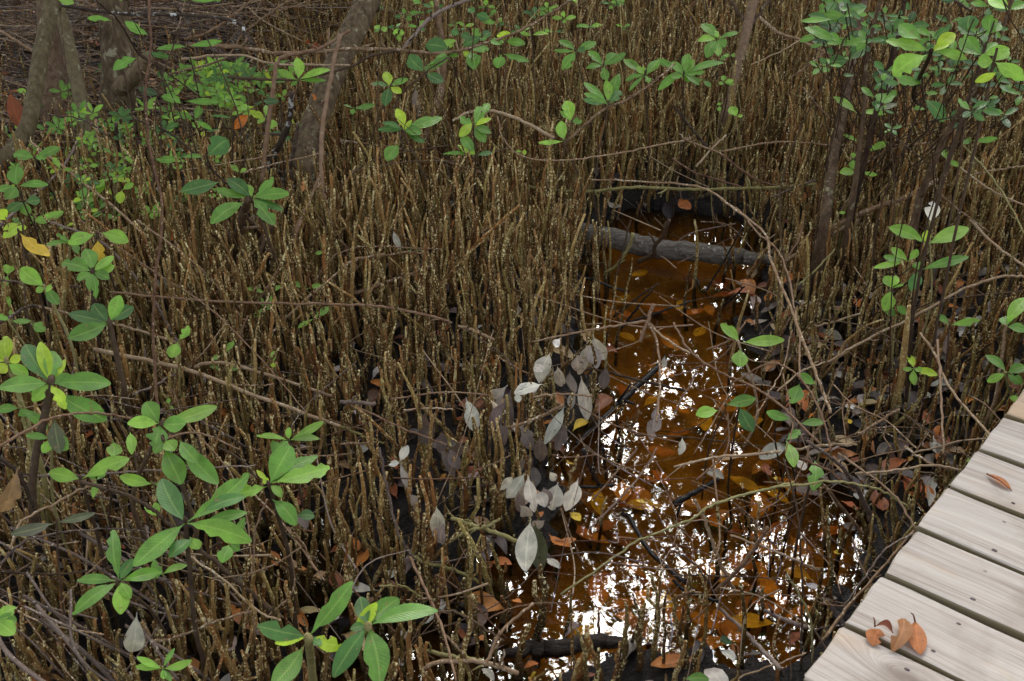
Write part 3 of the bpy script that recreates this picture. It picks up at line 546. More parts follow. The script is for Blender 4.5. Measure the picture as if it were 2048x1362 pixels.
TWIGS = [ # region, points, ends, widths, material, description
 ('D',[(550,755),(1070,870),(1500,1030),(2046,1225)],('z',.22),('z',.16),28,20,'twig','long straight tan fallen branch'),
 ('D',[(1100,865),(1250,835),(1450,870),(1940,1030)],('z',.2),('z',.15),24,18,'twig','tan forked side branch'),
 ('D',[(210,500),(640,600),(830,650),(1030,715)],('z',.25),('z',.2),16,16,'twig','tan twig'),
 ('D',[(640,420),(1100,465),(1500,485),('E',60,495),('E',250,508),('E',500,555),('E',650,600)],('z',.3),('z',.22),14,16,'twig_red','long thin pinkish brown stem'),
 ('A',[(870,0),(880,280),(850,560),(880,880),(950,1250),('D',900,420),('D',905,900),('D',930,1140)],('y',2.75),('z',.25),14,17,'twig_red','hanging vine-like thin stem running down over the root bed'),
 ('D',[(290,10),(560,110),(700,230),(900,470),(1000,650),(1090,790)],('z',.35),('z',.12),15,20,'twig_grey','grey brown stem'),
 ('D',[(800,0),(1060,190),(1220,330),(1440,610)],('z',.3),('z',.14),14,20,'twig','tan sloping twig'),
 ('A',[(160,820),(400,1000),(700,1240),('D',870,110)],('z',.3),('z',.3),16,14,'twig','tan sloping twig'),
 ('D',[(470,0),(870,280),(1180,480),(1380,660),(1600,900),(1800,1130)],('z',.34),('z',.2),9,7,'twig_red','very thin purple-brown stem'),
 ('D',[(0,600),(170,505),(230,510)],('z',.3),('z',.28),20,14,'twig_grey','grey twig'),
 ('D',[(0,350),(200,375),(470,390)],('z',.3),('z',.24),14,12,'twig_grey','grey twig'),
 ('D',[(-20,1330),(250,1180),(450,1130),(640,1135),(800,1170)],('z',.5),('z',.38),18,14,'twig_red','curving brown shoot'),
 ('D',[(1180,1180),(1310,1250),(1440,1330)],('z',.2),('z',.15),16,14,'twig_grey','short grey twig'),
 ('D',[(1560,690),(1750,500),(2030,260)],('z',.16),('z',.28),14,14,'twig','tan twig'),
 ('D',[(1490,500),(1630,290),(1760,0)],('z',.2),('z',.35),22,20,'twig_red','pale pink stem'),
 ('D',[(1030,140),(1100,260),(1160,380)],('z',.25),('z',.2),20,16,'twig','tan twig'),
 ('D',[(1090,870),(1200,760),(1320,600)],('z',.2),('z',.3),9,7,'twig','thin tan twig'),
 ('D',[(700,1050),(900,970),(1060,880)],('z',.18),('z',.2),14,14,'twig_grey','grey twig'),
 ('D',[(1330,960),(1480,965),(1600,960)],('z',.2),('z',.2),8,8,'twig','thin tan twig'),
 ('D',[(910,1290),(1150,1245),(1400,1345)],('z',.35),('z',.28),13,12,'twig_red','reddish twig'),
 ('D',[(1400,930),(1400,700),(1450,560)],('z',.1),('z',.3),13,10,'twig_red','upright reddish twig'),
 ('A',[(350,30),(700,80),(1000,85),(1200,95),(1390,130),(1440,220),(1490,262)],('y',4.2),('y',4.0),22,20,'lichen','dark branch with white lichen bands'),
 ('A',[(1090,262),(1300,268),(1500,290),(1650,312),(2046,288),('B',150,288),('B',330,290),('B',600,312),('B',800,265),('B',1030,190),('B',1260,60),('B',1350,0)],('y',3.9),('y',3.8),26,14,'twig','long pale branch carrying leafy shoots'),
 ('B',[(370,290),(500,130),(620,50),(760,-5)],('y',3.9),('y',4.1),22,20,'twig_grey','pale upward side branch'),
 ('A',[(1060,345),(1400,322),(1600,372),(2046,380)],('y',4.0),('y',3.95),16,12,'twig','thin pale branch'),
 ('A',[(1330,450),(1600,467),(1800,450),(2046,390),('B',200,322),('B',400,292)],('y',4.0),('y',3.95),18,13,'twig_dark','dark thin branch'),
 ('A',[(880,480),(1000,430),(1300,350),(1420,200),(1560,90),(1700,0)],('y',4.4),('y',4.5),14,12,'twig','pale twig'),
 ('A',[(1080,230),(1250,170),(1480,0)],('y',4.7),('y',4.9),20,14,'twig','pale twig'),
 ('A',[(0,180),(170,285),(210,300)],('y',4.2),('y',4.1),18,18,'twig','pale broken twig'),
 ('A',[(560,0),(700,130),(800,300),(930,400)],('y',3.2),('y',3.4),10,12,'twig_dark','thin dark twig'),
 ('A',[(800,700),(960,760),(1060,830),(1290,1040),(1380,1130)],('z',.35),('z',.3),12,14,'twig_dark','thin dark sloping twig'),
 ('A',[(1080,810),(1250,750),(1450,760)],('z',.3),('z',.3),10,8,'twig_dark','thin dark twig'),
 ('A',[(1060,1000),(1300,960),(1620,900)],('z',.3),('z',.3),10,8,'twig','thin tan twig'),
 ('A',[(1420,1010),(1600,960),(1900,890)],('z',.3),('z',.3),12,10,'twig','thin tan twig'),
 ('A',[(270,670),(480,700),(640,800)],('z',.4),('z',.35),9,9,'twig_grey','thin grey twig'),
 ('A',[(0,1320),(350,1000),(480,770)],('z',.3),('z',.25),20,14,'twig_grey','grey brown stem'),
 ('A',[(560,700),(590,900),(620,1050)],('z',.3),('z',.2),14,14,'twig_red','reddish stem'),
 ('A',[(1710,1362),(1800,1200),(1870,1020)],('z',.25),('z',.35),18,14,'twig','pale twig'),
 ('A',[(680,720),(690,830),(700,940)],('z',.32),('z',.15),22,24,'twig_grey','short grey upright stem'),
 ('A',[(2046,180),(1860,285),(1640,342),(1600,500),(1560,800),(1530,1070)],('y',3.6),('z',.25),20,28,'twig_red','bent brown liana'),
 ('A',[(1990,200),(1940,420),(1890,700),(1880,1000),(1900,1200),(1960,1362),('D',2046,210),('E',50,240),('E',110,290),('E',150,320)],('y',3.55),('z',.08),24,40,'twig_red','thick bent brown stem curving into the root bed'),
 ('B',[(560,0),(600,300),(597,480),(560,640),(480,860),(420,1040),(360,1140)],('y',4.15),('z',.06),34,46,'twig','bowed tan sapling stem'),
 ('B',[(660,705),(760,655),(880,645),(1050,700),(1250,805)],('y',3.5),('y',3.5),15,22,'twig','arched knobbly tan twig'),
 ('B',[(1330,825),(1500,670),(1600,612),(1670,588),(1820,490),(1960,370)],('y',3.5),('y',3.6),18,12,'twig','tan rising twig with leaves'),
 ('B',[(0,820),(300,862),(550,922),(800,1002),(950,1047)],('z',.28),('z',.22),12,18,'twig','tan twig'),
 ('B',[(170,980),(400,945),(700,940),(790,920),(1000,860)],('z',.35),('z',.35),8,8,'twig_dark','thin dark twig'),
 ('B',[(370,890),(330,600),(500,425),(640,330)],('y',3.5),('y',3.7),10,9,'twig_dark','thin dark leafy shoot'),
 ('B',[(0,1090),(150,960),(370,890),(640,850)],('y',3.3),('y',3.5),10,10,'twig_dark','thin dark curving twig'),
 ('B',[(920,680),(960,820),(1080,920),(1300,937),(1600,900),(1850,850),(2046,815),('C',60,815),('C',200,870),('C',290,905)],('y',3.35),('y',3.4),9,12,'twig','long thin looping twig'),
 ('B',[(1040,1070),(1200,1110),(1450,1120),(1700,1095),(2000,1105),('C',300,1105),('C',650,1092),('C',830,1075)],('z',.2),('z',.24),20,18,'twig_green','long straight greenish stem lying level above the pool'),
 ('B',[(1450,1050),(1750,1060),(2000,1078),('C',200,1110),('C',330,1205),('C',530,1362),('F',560,215),('F',650,430),('F',750,690),('F',850,950),('F',915,1130)],('z',.3),('z',.32),10,20,'twig','long reddish tan twig arching over the pool'),
 ('C',[(330,1200),(400,1250),(490,1362),('F',600,170),('F',670,330),('F',700,500),('F',730,690),('F',735,930)],('z',.32),('z',.3),10,12,'twig_red','thin branch arching beside the long reddish one'),
 ('C',[(870,1362),(1100,1242),(1350,1152),(1540,1050)],('z',.2),('z',.32),30,24,'twig','thick sloping tan stick'),
 ('F',[(1080,0),(820,140),(650,240)],('z',.2),('z',.1),28,24,'twig','lower end of a sloping tan stick'),
 ('C',[(-10,925),(130,1012),(400,1092)],('z',.3),('z',.26),12,10,'twig_red','reddish twig'),
 ('C',[(270,900),(480,1050),(620,1088)],('z',.3),('z',.2),14,10,'twig_red','reddish twig'),
 ('C',[(0,620),(100,750),(195,862)],('z',.4),('z',.3),14,18,'twig_dark','dark sloping twig'),
 ('C',[(280,885),(600,830),(900,845),(1250,850),(1500,832)],('z',.3),('z',.3),12,10,'twig','long thin tan twig'),
 ('C',[(130,975),(220,870),(305,790)],('z',.25),('z',.32),14,10,'twig','tan twig'),
 ('C',[(1690,850),(1830,1000),(1950,1180),(2046,1362)],('z',.4),('z',.35),12,12,'twig_green','greenish twig'),
 ('C',[(1540,1130),(1750,1290),(1850,1362)],('z',.35),('z',.3),10,10,'twig','thin tan twig'),
 ('C',[(1670,980),(1850,1110),('C',2046,1200)],('z',.4),('z',.35),12,12,'twig','tan twig'),
 ('C',[(2046,970),(1900,990),(1740,1020)],('z',.4),('z',.35),10,10,'twig','thin tan twig'),
 ('C',[(450,380),(640,290),(760,220),(830,185)],('y',3.9),('y',4.1),8,8,'twig','thin pale twig'),
 ('C',[(500,100),(600,185),(720,230),(850,290),(930,340)],('y',4.4),('y',4.2),20,16,'twig','pale knobbly twig'),
 ('C',[(680,460),(800,370),(920,280)],('y',3.8),('y',3.9),10,10,'twig','thin pale twig'),
 ('C',[(750,510),(850,630),(970,740)],('y',3.6),('y',3.5),9,9,'twig','thin twig'),
 ('C',[(1460,915),(1580,770),(1780,560)],('z',.3),('z',.6),10,9,'twig','pale pink twig'),
 ('C',[(1100,970),(1250,880),(1450,840)],('z',.25),('z',.35),12,10,'twig','tan twig'),
 ('C',[(580,1150),(700,1100),(830,1052)],('z',.22),('z',.26),10,14,'twig_grey','pale bare twig'),
 ('C',[(870,1362),(950,1270),(1020,1160)],('z',.2),('z',.35),10,8,'twig_red','thin reddish twig'),
 ('C',[(1730,60),(1640,0)],('y',3.3),('y',3.4),14,14,'twig_dark','dark twig'),
 ('F',[(1730,0),(1870,140),(2060,280)],('z',.3),('z',.28),16,16,'twig','tan twig'),
 ('F',[(2060,335),(1920,332),(1700,402),(1500,510),(1350,592),(1100,712),(900,832)],('z',.3),('z',.16),16,16,'twig','long curved tan twig'),
 ('F',[(1440,660),(1530,790),(1600,960),(1750,1150),(1900,1310)],('z',.3),('z',.3),14,16,'twig','tan sloping twig'),
 ('F',[(1540,700),(1560,1000),(1580,1362)],('z',.35),('z',.3),14,14,'twig_red','upright pink-brown twig'),
 ('F',[(880,832),(740,890),(600,1000)],('z',.16),('z',.2),12,10,'twig','tan twig'),
 ('F',[(1150,420),(1350,300),(1480,200)],('z',.2),('z',.35),8,8,'twig_dark','thin dark twig'),
 ('F',[(730,380),(830,290),(940,170)],('z',.15),('z',.25),14,10,'twig_green','greenish twig'),
 ('F',[(640,250),(720,130),(760,0)],('z',.3),('z',.4),10,9,'twig_red','thin reddish twig'),
 ('F',[(830,620),(950,590),(1090,545)],('z',.14),('z',.2),14,10,'twig','tan twig'),
 ('F',[(0,600),(90,760),(250,880),(430,960),(620,1080),(850,1310)],('z',.3),('z',.3),13,14,'twig_red','reddish drooping twig'),
 ('F',[(0,910),(150,860),(300,780),(420,590)],('z',.2),('z',.3),10,9,'twig_red','reddish twig'),
 ('F',[(330,960),(520,850),(640,850),(760,950),(860,1130),(920,1362)],('z',.3),('z',.28),10,12,'twig_red','looping reddish twig'),
 ('F',[(0,1130),(110,930),(130,880)],('z',.22),('z',.3),12,10,'twig_red','reddish twig'),
 ('F',[(1080,1255),(1200,1180),(1320,1105)],('z',.2),('z',.24),18,18,'twig','cut tan stick'),
 ('F',[(700,1340),(860,1320),(1040,1307)],('z',.2),('z',.22),16,20,'twig','cut tan stick'),
 ('F',[(930,960),(1050,1080),(1250,1180),(1420,1340)],('z',.22),('z',.22),9,9,'twig','thin tan twig'),
 ('F',[(1240,1200),(1230,1270),(1270,1330)],('z',.2),('z',.2),8,8,'twig','thin crooked twig'),
 ('F',[(1400,1362),(1700,1290),(2000,1270)],('z',.15),('z',.2),12,10,'twig','tan twig'),
 ('F',[(470,1160),(560,1010),(640,850),(690,640)],('z',.3),('z',.3),9,8,'twig','thin tan twig'),
 ('F',[(650,1362),(690,1180),(640,900)],('z',.3),('z',.3),8,8,'twig_red','thin reddish twig'),
 ('F',[(190,760),(330,700),(420,600)],('z',.25),('z',.3),12,10,'twig_red','reddish twig'),
 ('F',[(120,1362),(260,1130),(350,960)],('z',.25),('z',.3),8,8,'twig','thin tan twig'),
 ('E',[(690,618),(780,645),(900,700)],('z',.2),('z',.18),16,20,'twig','tan snapped stick'),
 ('E',[(1120,712),(1450,645),(1600,620),(1790,590)],('z',.3),('z',.34),9,16,'twig_red','thin reddish branch reaching over the water'),
 ('E',[(1790,590),(1850,700),(1870,900),(1855,1180)],('z',.34),('z',.25),16,14,'twig','forked tan twig hanging over the pool'),
 ('E',[(1800,600),(1900,690),(2046,780)],('z',.34),('z',.32),14,14,'twig','tan fork over the pool'),
 ('E',[(1830,490),(1800,590),(1755,710)],('z',.38),('z',.3),24,22,'twig_red','short stout crossing twig'),
 ('E',[(0,1063),(100,1070),(205,1072)],('z',.25),('z',.24),22,22,'twig_grey','pale stick with split end'),
 ('E',[(60,1080),(200,1140),(400,1230),(620,1312)],('z',.24),('z',.2),13,9,'twig_red','pinkish twig'),
 ('E',[(300,1045),(600,1008),(860,1022)],('z',.25),('z',.25),10,9,'twig_red','thin pinkish twig'),
 ('E',[(0,1205),(130,1260),(250,1305)],('z',.2),('z',.16),16,12,'twig_green','olive twig'),
 ('E',[(0,1310),(110,1306),(230,1300)],('z',.18),('z',.18),14,12,'twig','tan twig'),
 ('E',[(370,1110),(520,1100),(660,1105)],('z',.2),('z',.2),10,10,'twig','thin tan twig'),
 ('E',[(900,1235),(1100,1180),(1310,1080)],('z',.17),('z',.25),16,22,'twig','pale tan stick'),
 ('E',[(1130,1032),(1300,1020),(1480,1030)],('z',.22),('z',.22),12,12,'twig','pale twig'),
 ('E',[(910,795),(1050,875),(1130,915)],('z',.18),('z',.14),13,10,'twig','tan twig'),
 ('E',[(1420,875),(1560,890),(1800,950),(2030,1000)],('z',.12),('z',.08),14,16,'twig_dark','dark twig just above the water'),
 ('E',[(1380,1310),(1500,1200),(1620,1080),(1860,860)],('z',.01),('z',.05),26,40,'twig_black','wet black branch lying in the pool'),
 ('E',[(1600,565),(1690,490),(1860,370)],('z',.01),('z',.14),20,12,'twig_dark','dark stick rising from the pool'),
 ('E',[(1640,640),(1740,510),(1835,400)],('z',.0),('z',.12),18,8,'twig_black','black splinter rising from the pool'),
 ('E',[(1680,600),(1850,545),(2046,475)],('z',.0),('z',.06),14,12,'twig_black','thin black stick lying on the water'),
 ('E',[(1330,320),(1480,350),(1580,390),(1690,422)],('z',.06),('z',.01),20,12,'twig_black','wet black root across the pool edge'),
 ('E',[(1710,80),(1690,160),(1620,260),(1550,312)],('z',.26),('z',.1),22,16,'twig_green','crooked olive twig leaning over the log'),
 ('E',[(1925,0),(1890,90),(1840,150),(1835,200),(1745,242)],('z',.22),('z',.0),20,30,'twig_dark','dark forked branch resting on the log'),
 ('E',[(1700,0),(1600,420),(1640,620)],('z',.3),('z',.0),9,9,'twig_dark','thin dark sloping stem'),
 ('F',[(130,340),(170,420),(240,330),(400,40)],('z',.01),('z',.22),16,9,'twig_black','black twig dipping into the pool'),
 ('F',[(280,510),(360,440),(410,390)],('z',.0),('z',.1),14,9,'twig_black','black stub at the pool edge'),
 ('E',[(1340,720),(1420,880),(1500,1150)],('z',.1),('z',.0),14,10,'twig_black','black twig in the water'),
 ('E',[(200,220),(370,190),(510,195)],('z',.25),('z',.28),12,12,'twig','tan twig'),
 ('E',[(-10,280),(100,230),(260,200)],('z',.25),('z',.27),18,18,'twig','tan stick'),
 ('E',[(90,430),(230,380),(400,320),(550,260)],('z',.2),('z',.25),18,20,'twig','tan stick'),
 ('E',[(-60,450),(100,420),(300,350),(520,240)],('z',.1),('z',.2),22,20,'twig_dark','dark mossy stick'),
 ('E',[(740,110),(860,60),(970,10)],('z',.2),('z',.3),14,14,'twig','pale tan twig'),
 ('E',[(860,1362),(900,1240),(960,1130)],('z',.1),('z',.2),12,12,'twig_grey','grey twig'),
 ('H',[(1290,855),(1600,640),(1750,540),(2046,420),('I',200,345),('I',350,290),('I',560,235),('I',700,205)],('z',.16),('z',.3),12,17,'twig_green','long yellow-green stem lying across the pool'),
 ('I',[(560,235),(880,200),(1060,212),(1200,245),(1370,345)],('z',.3),('z',.25),14,14,'twig_green','olive stem bending to the boardwalk'),
 ('I',[(780,-40),(950,80),(1040,190),(1110,310),(1150,420)],('z',.36),('z',.12),18,34,'twig_grey','pale barkless branch by the boardwalk'),
 ('I',[(740,60),(900,130),(1060,260)],('z',.34),('z',.28),14,14,'twig_red','reddish twig'),
 ('I',[(880,220),(1040,420),(1100,500)],('z',.3),('z',.15),18,18,'twig','tan twig'),
 ('I',[(-10,892),(50,860),(115,832)],('z',.16),('z',.2),18,18,'twig','tan stick end'),
 ('H',[(1850,940),(1960,880),(2046,835)],('z',.14),('z',.16),14,18,'twig','tan stick end'),
 ('I',[(330,510),(560,590),(700,650),(850,712)],('z',.2),('z',.12),12,18,'twig','tan twig over the water'),
 ('I',[(240,840),(400,680),(500,540),(550,460)],('z',.06),('z',.26),28,20,'twig_red','brown twig rising from the pool'),
 ('I',[(530,950),(650,1005),(780,1050)],('z',.02),('z',.06),24,28,'twig_grey','grey stick lying in the water'),
 ('I',[(270,940),(450,1110),(620,1290)],('z',.02),('z',.14),20,28,'twig_grey','grey sloping stick'),
 ('I',[(660,742),(740,870),(800,1020),(812,1250)],('z',.2),('z',.05),14,12,'twig_green','olive bent twig'),
 ('I',[(870,1125),(1030,915),(1220,700),(1400,480)],('z',.16),('z',.25),24,14,'twig','tan branch leaning on the boardwalk edge'),
 ('I',[(1400,500),(1240,590),(1140,720),(1000,920)],('z',.3),('z',.2),13,10,'twig_grey','grey curved twig'),
 ('I',[(340,1362),(600,1262),(770,1200)],('z',.06),('z',.1),13,10,'twig','tan twig'),
 ('I',[(640,60),(720,360),(740,600),(752,850),(740,1300)],('z',.38),('z',.04),10,13,'twig_dark','thin dark upright twig'),
 ('I',[(820,1060),(930,1045),(1040,1030)],('z',.12),('z',.16),10,9,'twig_grey','thin grey twig'),
 ('I',[(850,905),(930,920),(1020,930)],('z',.14),('z',.18),10,9,'twig_red','thin reddish twig'),
 ('I',[(0,110),(200,60),(420,40),(620,25)],('z',.24),('z',.28),12,18,'twig','tan stick across the pool'),
 ('I',[(0,600),(120,680),(210,800)],('z',.2),('z',.1),12,12,'twig_grey','grey twig'),
 ('I',[(-10,745),(180,742),(380,750),(700,775)],('z',.2),('z',.2),7,7,'twig_dark','hair-thin dark twig'),
 ('I',[(30,470),(150,420),(310,470)],('z',.2),('z',.2),8,8,'twig_red','thin reddish twig'),
 ('I',[(120,300),(200,480),(260,650),(360,850)],('z',.24),('z',.05),18,24,'twig','tan leaning twig in the pool'),
 ('I',[(960,30),(1100,130),(1280,270),(1420,480)],('z',.3),('z',.25),13,13,'twig_red','reddish sloping twig'),
 ('I',[(1060,150),(1300,130),(1500,100),(1680,130)],('z',.28),('z',.3),14,14,'twig','tan twig against the boardwalk'),
 ('I',[(1350,-10),(1480,80),(1560,122)],('z',.3),('z',.28),16,12,'twig','tan sloping twig'),
 ('H',[(850,1275),(890,1180),(940,1080),(1020,1000),(1130,910)],('z',.14),('z',.2),22,18,'twig','pale tan curved stick'),
 ('H',[(410,622),(500,670),(600,690),(720,735),(840,800)],('z',.14),('z',.06),20,20,'twig_green','olive curved stick'),
 ('H',[(650,412),(850,472),(1040,545)],('z',.16),('z',.14),24,26,'twig_green','olive stick'),
 ('H',[(640,550),(730,490),(850,460),(935,412)],('z',.12),('z',.18),22,16,'twig_green','olive forked stick'),
 ('H',[(480,1295),(560,1255),(700,1245),(850,1255),(1040,1315)],('z',.1),('z',.1),26,30,'twig','low tan stick'),
 ('H',[(500,1185),(640,1215),(800,1240),(940,1285)],('z',.07),('z',.07),24,28,'twig_green','low olive stick'),
 ('H',[(230,0),(260,150),(290,290),(340,500),(430,640)],('z',.28),('z',.15),15,16,'twig_grey','grey upright twig'),
 ('H',[(410,640),(500,830),(600,1060),(680,1362)],('z',.2),('z',.2),18,14,'twig_red','pinkish sloping twig'),
 ('H',[(600,1080),(700,1180),(760,1300)],('z',.16),('z',.1),16,14,'twig','tan twig'),
 ('H',[(230,805),(380,812),(480,880)],('z',.2),('z',.15),12,12,'twig_green','olive twig'),
 ('H',[(1480,300),(1620,140),(1740,0)],('z',.2),('z',.3),11,9,'twig_red','red twig'),
 ('H',[(1460,470),(1640,290),(1780,120),(1850,0)],('z',.16),('z',.3),12,9,'twig_red','red twig'),
 ('H',[(1240,40),(1340,55),(1500,40)],('z',.25),('z',.25),7,6,'twig_red','hair-thin red twig'),
 ('H',[(780,130),(900,90),(1000,40)],('z',.2),('z',.25),8,7,'twig_red','thin red twig'),
 ('H',[(1290,350),(1340,490),(1420,680)],('z',.16),('z',.05),12,8,'twig_red','thin reddish twig'),
 ('H',[(860,1000),(1000,940),(1180,905),(1330,915)],('z',.16),('z',.14),8,7,'twig_red','hair-thin red twig'),
 ('H',[(560,960),(680,960),(850,1060),(960,1130)],('z',.14),('z',.08),14,16,'twig_dark','dark twig'),
 ('H',[(560,740),(700,830),(860,1000),(980,1110)],('z',.2),('z',.08),8,7,'twig_red','hair-thin red twig'),
 ('H',[(1420,10),(1470,130),(1515,220)],('z',.16),('z',.0),26,22,'twig_black','wet black stick in the pool'),
 ('H',[(1535,0),(1550,90),(1555,180)],('z',.14),('z',.0),22,18,'twig_black','wet black stub in the pool'),
 ('H',[(1380,225),(1480,228),(1600,215)],('z',.0),('z',.01),20,16,'twig_black','black stick floating in the pool'),
 ('H',[(1650,380),(1700,420),(1800,590),(1960,740),(2046,800)],('z',.0),('z',.01),24,34,'twig_black','black submerged branch'),
 ('I',[(-5,770),(60,830),(170,870),(260,900)],('z',.01),('z',.01),24,20,'twig_black','black submerged stick'),
 ('I',[(0,330),(120,260),(260,180)],('z',.02),('z',.06),40,26,'twig_black','black root rising at the pool bank'),
 ('G',[(470,195),(700,258),(870,345),(960,420),(1080,520),(1200,620),(1400,790),(1620,985)],('z',.42),('z',.14),22,26,'twig_dark','dark leafy shoot bending down to the root bed'),
 ('G',[(0,60),(110,150),(180,300),(205,360)],('z',.4),('z',.3),26,24,'twig_dark','dark brown stem'),
 ('G',[(60,590),(130,430),(330,320),(470,245),(560,215)],('z',.35),('z',.4),14,14,'twig','tan twig'),
 ('G',[(0,680),(120,560),(240,515),(500,480),(720,472),(880,495)],('z',.36),('z',.3),16,9,'twig_grey','grey curving twig'),
 ('G',[(880,1130),(1020,1112),(1200,1040),(1350,985),(1475,952)],('z',.22),('z',.28),16,12,'twig','curved tan twig'),
 ('G',[(740,950),(880,1130),(960,1240),(1040,1362)],('z',.3),('z',.25),18,20,'twig_grey','grey brown sloping stem'),
 ('G',[(1060,600),(1300,765),(1500,950),(1640,1010)],('z',.28),('z',.2),14,13,'twig','tan sloping twig'),
 ('G',[(1280,0),(1400,60),(1500,180)],('z',.3),('z',.3),12,12,'twig_dark','dark twig'),
 ('G',[(1240,760),(1440,740),(1600,680),(1760,580)],('z',.24),('z',.28),9,8,'twig_red','thin red curving twig'),
 ('G',[(1560,300),(1490,480),(1480,700),(1430,770)],('z',.35),('z',.2),12,10,'twig_red','thin reddish stem'),
 ('G',[(1680,460),(1780,570),(1820,680),(1900,750)],('z',.25),('z',.2),10,9,'twig_red','thin reddish twig'),
 ('G',[(1560,990),(1680,880),(1720,780),(1690,560)],('z',.15),('z',.25),12,10,'twig','curved tan twig'),
 ('G',[(650,240),(640,420),(620,600)],('z',.35),('z',.2),16,12,'twig_dark','dark upright twig'),
 ('G',[(100,160),(500,160),(800,135),(1300,110),(1500,105)],('z',.3),('z',.34),12,9,'twig_grey','long level grey twig'),
 ('G',[(350,910),(460,780),(640,620)],('z',.25),('z',.3),10,8,'twig','thin tan twig'),
 ('G',[(800,850),(860,780),(870,700)],('z',.25),('z',.3),8,7,'twig_red','thin red twig'),
 ('G',[(1040,1362),(930,1200),(830,1010)],('z',.1),('z',.2),20,16,'twig','tan sloping twig'),
]
for t_ in TWIGS:
    k, pts, a, b, w0, w1, m, d = t_
    branch('branch' if max(w0, w1) > 22 else 'twig', k, pts, a, b, w0, w1, m, d, 'branch' if max(w0, w1) > 22 else 'twig', TW)

# trunks (they climb out of the picture, so each carries its crown above)
def trunk(label, k, pts, y0, y1, w0, w1, mat, lump=.018, crown_h=None, extra=(), n=16):
    P_, D_ = span(k, pts, ('y', y0), ('y', y1)); S_ = smooth(P_, 8, .0)
    foot = S_[-1].copy(); foot[2] = -.05
    r = np.linspace(w0 * KS / 2 / F * D_[0], w1 * KS / 2 / F * D_[-1], len(S_)); k_ = np.arange(len(S_))[::-1] / len(S_); r = r * (1 + .25 * np.exp(-k_ * 7))
    S2 = np.concatenate([S_[:-1], [S_[-1]], [foot]]); r2 = np.append(r, r[-1] * 1.25)
    d = unit(S_[0] - S_[8]); d = unit(d * .5 + np.array([0, 0, .6])); up = [S_[0] + d * s for s in (2.0, 1.5, 1.0, .5)]
    allp = np.concatenate([up, S2]); allr = np.concatenate([np.linspace(r[0] * .6, r[0] * .93, 4), r2])
    allp = smooth(allp, 2)[::-1]; allr = np.interp(np.linspace(0, 1, len(allp)), np.linspace(0, 1, len(allr)), allr)[::-1]
    root = empty('mangrove_tree', tuple(foot)); tag(root, label, 'tree', 'trees rising from the root bed')
    mb = MB(); tube(mb, allp, allr, n, lump=lump, tint=rng.random(), ridge=.07); link('trunk', mb.mesh('trunk', MAT[mat], origin=foot), root)
    if crown_h:
        top = up[0]; mb = MB(); mc2 = MB()
        cc = crown(mc2, top + (0, 0, crown_h * .4), np.array([.9, .8, .7]), 2200, .10); limbs(mb, top, cc, allr[-1], 12)
        link('limbs', mb.mesh('limbs', MAT[mat], origin=foot), root); link('crown', mc2.mesh('crown', MAT['leaf'], origin=foot), root)
    for (k2, p2, ya, yb, wa, wb, nm) in extra:
        Q_, E_ = span(k2, p2, ('y', ya), ('y', yb)); S3 = smooth(Q_, 5, .003); mb = MB()
        tube(mb, S3, np.linspace(wa * KS / 2 / F * E_[0], wb * KS / 2 / F * E_[-1], len(S3)), 10, lump=.04, tint=rng.random()); link(nm, mb.mesh(nm, MAT[mat], origin=foot), root)
    return root
trunk('thick pale scaly mangrove trunk with a sawn side stub', 'A', [(660,-20),(670,150),(690,330),(690,520),(680,650),(665,765)], 4.55, 4.35, 175, 215, 'trunk', crown_h=2.0,
      extra=[('A', [(700,520),(780,450),(840,370),(870,330)], 4.38, 4.15, 110, 62, 'branch_stub'), ('A', [(690,690),(720,740),(730,800)], 4.3, 4.2, 90, 60, 'root_flare')])
trunk('furrowed grey-brown trunk between two slim mossy ones', 'A', [(270,-20),(285,180),(300,400),(330,640),(365,870)], 4.6, 4.25, 110, 190, 'trunk_brown', crown_h=2.0)
trunk('slim pale mottled trunk slanting in front of the furrowed one', 'A', [(350,60),(400,250),(450,480),(500,700),(550,880)], 4.3, 4.0, 70, 88, 'trunk_olive')
trunk('slender olive trunk bending to the ground at the picture edge', 'A', [(310,-20),(285,110),(235,330),(200,560),(160,740),(60,900),(-60,1000)], 4.0, 3.55, 90, 96, 'trunk_olive', crown_h=1.8)
trunk('leaning brown mangrove trunk wrapped by a thin liana', 'B', [(170,-30),(110,120),(20,290),(-60,480),(-140,700),(-190,900),(-200,1010)], 4.3, 3.75, 150, 150, 'trunk', crown_h=2.0)
trunk('slim dark sapling trunk leaning in the shrub behind the boardwalk', 'C', [(1350,-20),(1310,200),(1240,450),(1185,640),(1100,1000),(1050,1200)], 3.3, 3.2, 30, 34, 'trunk_brown')
trunk('straight narrow brown sapling trunk with pale lower bark', 'C', [(1120,-30),(1050,300),(1000,600),(940,900),(905,1130),(880,1330)], 3.75, 3.1, 40, 58, 'trunk_brown')
trunk('thin forked sapling behind the far root bed', 'C', [(470,-20),(430,150),(390,330),(330,560),(290,700)], 4.6, 4.1, 60, 44, 'trunk_brown', extra=[('C', [(330,-10),(390,90),(425,150)], 4.6, 4.5, 26, 28, 'fork'), ('C', [(560,-10),(480,100),(430,160)], 4.6, 4.5, 22, 24, 'fork')])
trunk('dark slanting sapling rising from the roots at the boardwalk side', 'C', [(1900,230),(1780,480),(1640,700),(1520,950),(1430,1180)], 2.9, 3.0, 22, 38, 'trunk_brown')
trunk('thin dark stem of the leafy shrub beside the slim sapling', 'C', [(1210,-20),(1160,180),(1120,400),(1110,640),(1080,900),(1060,1060)], 3.2, 3.15, 20, 28, 'trunk_brown')
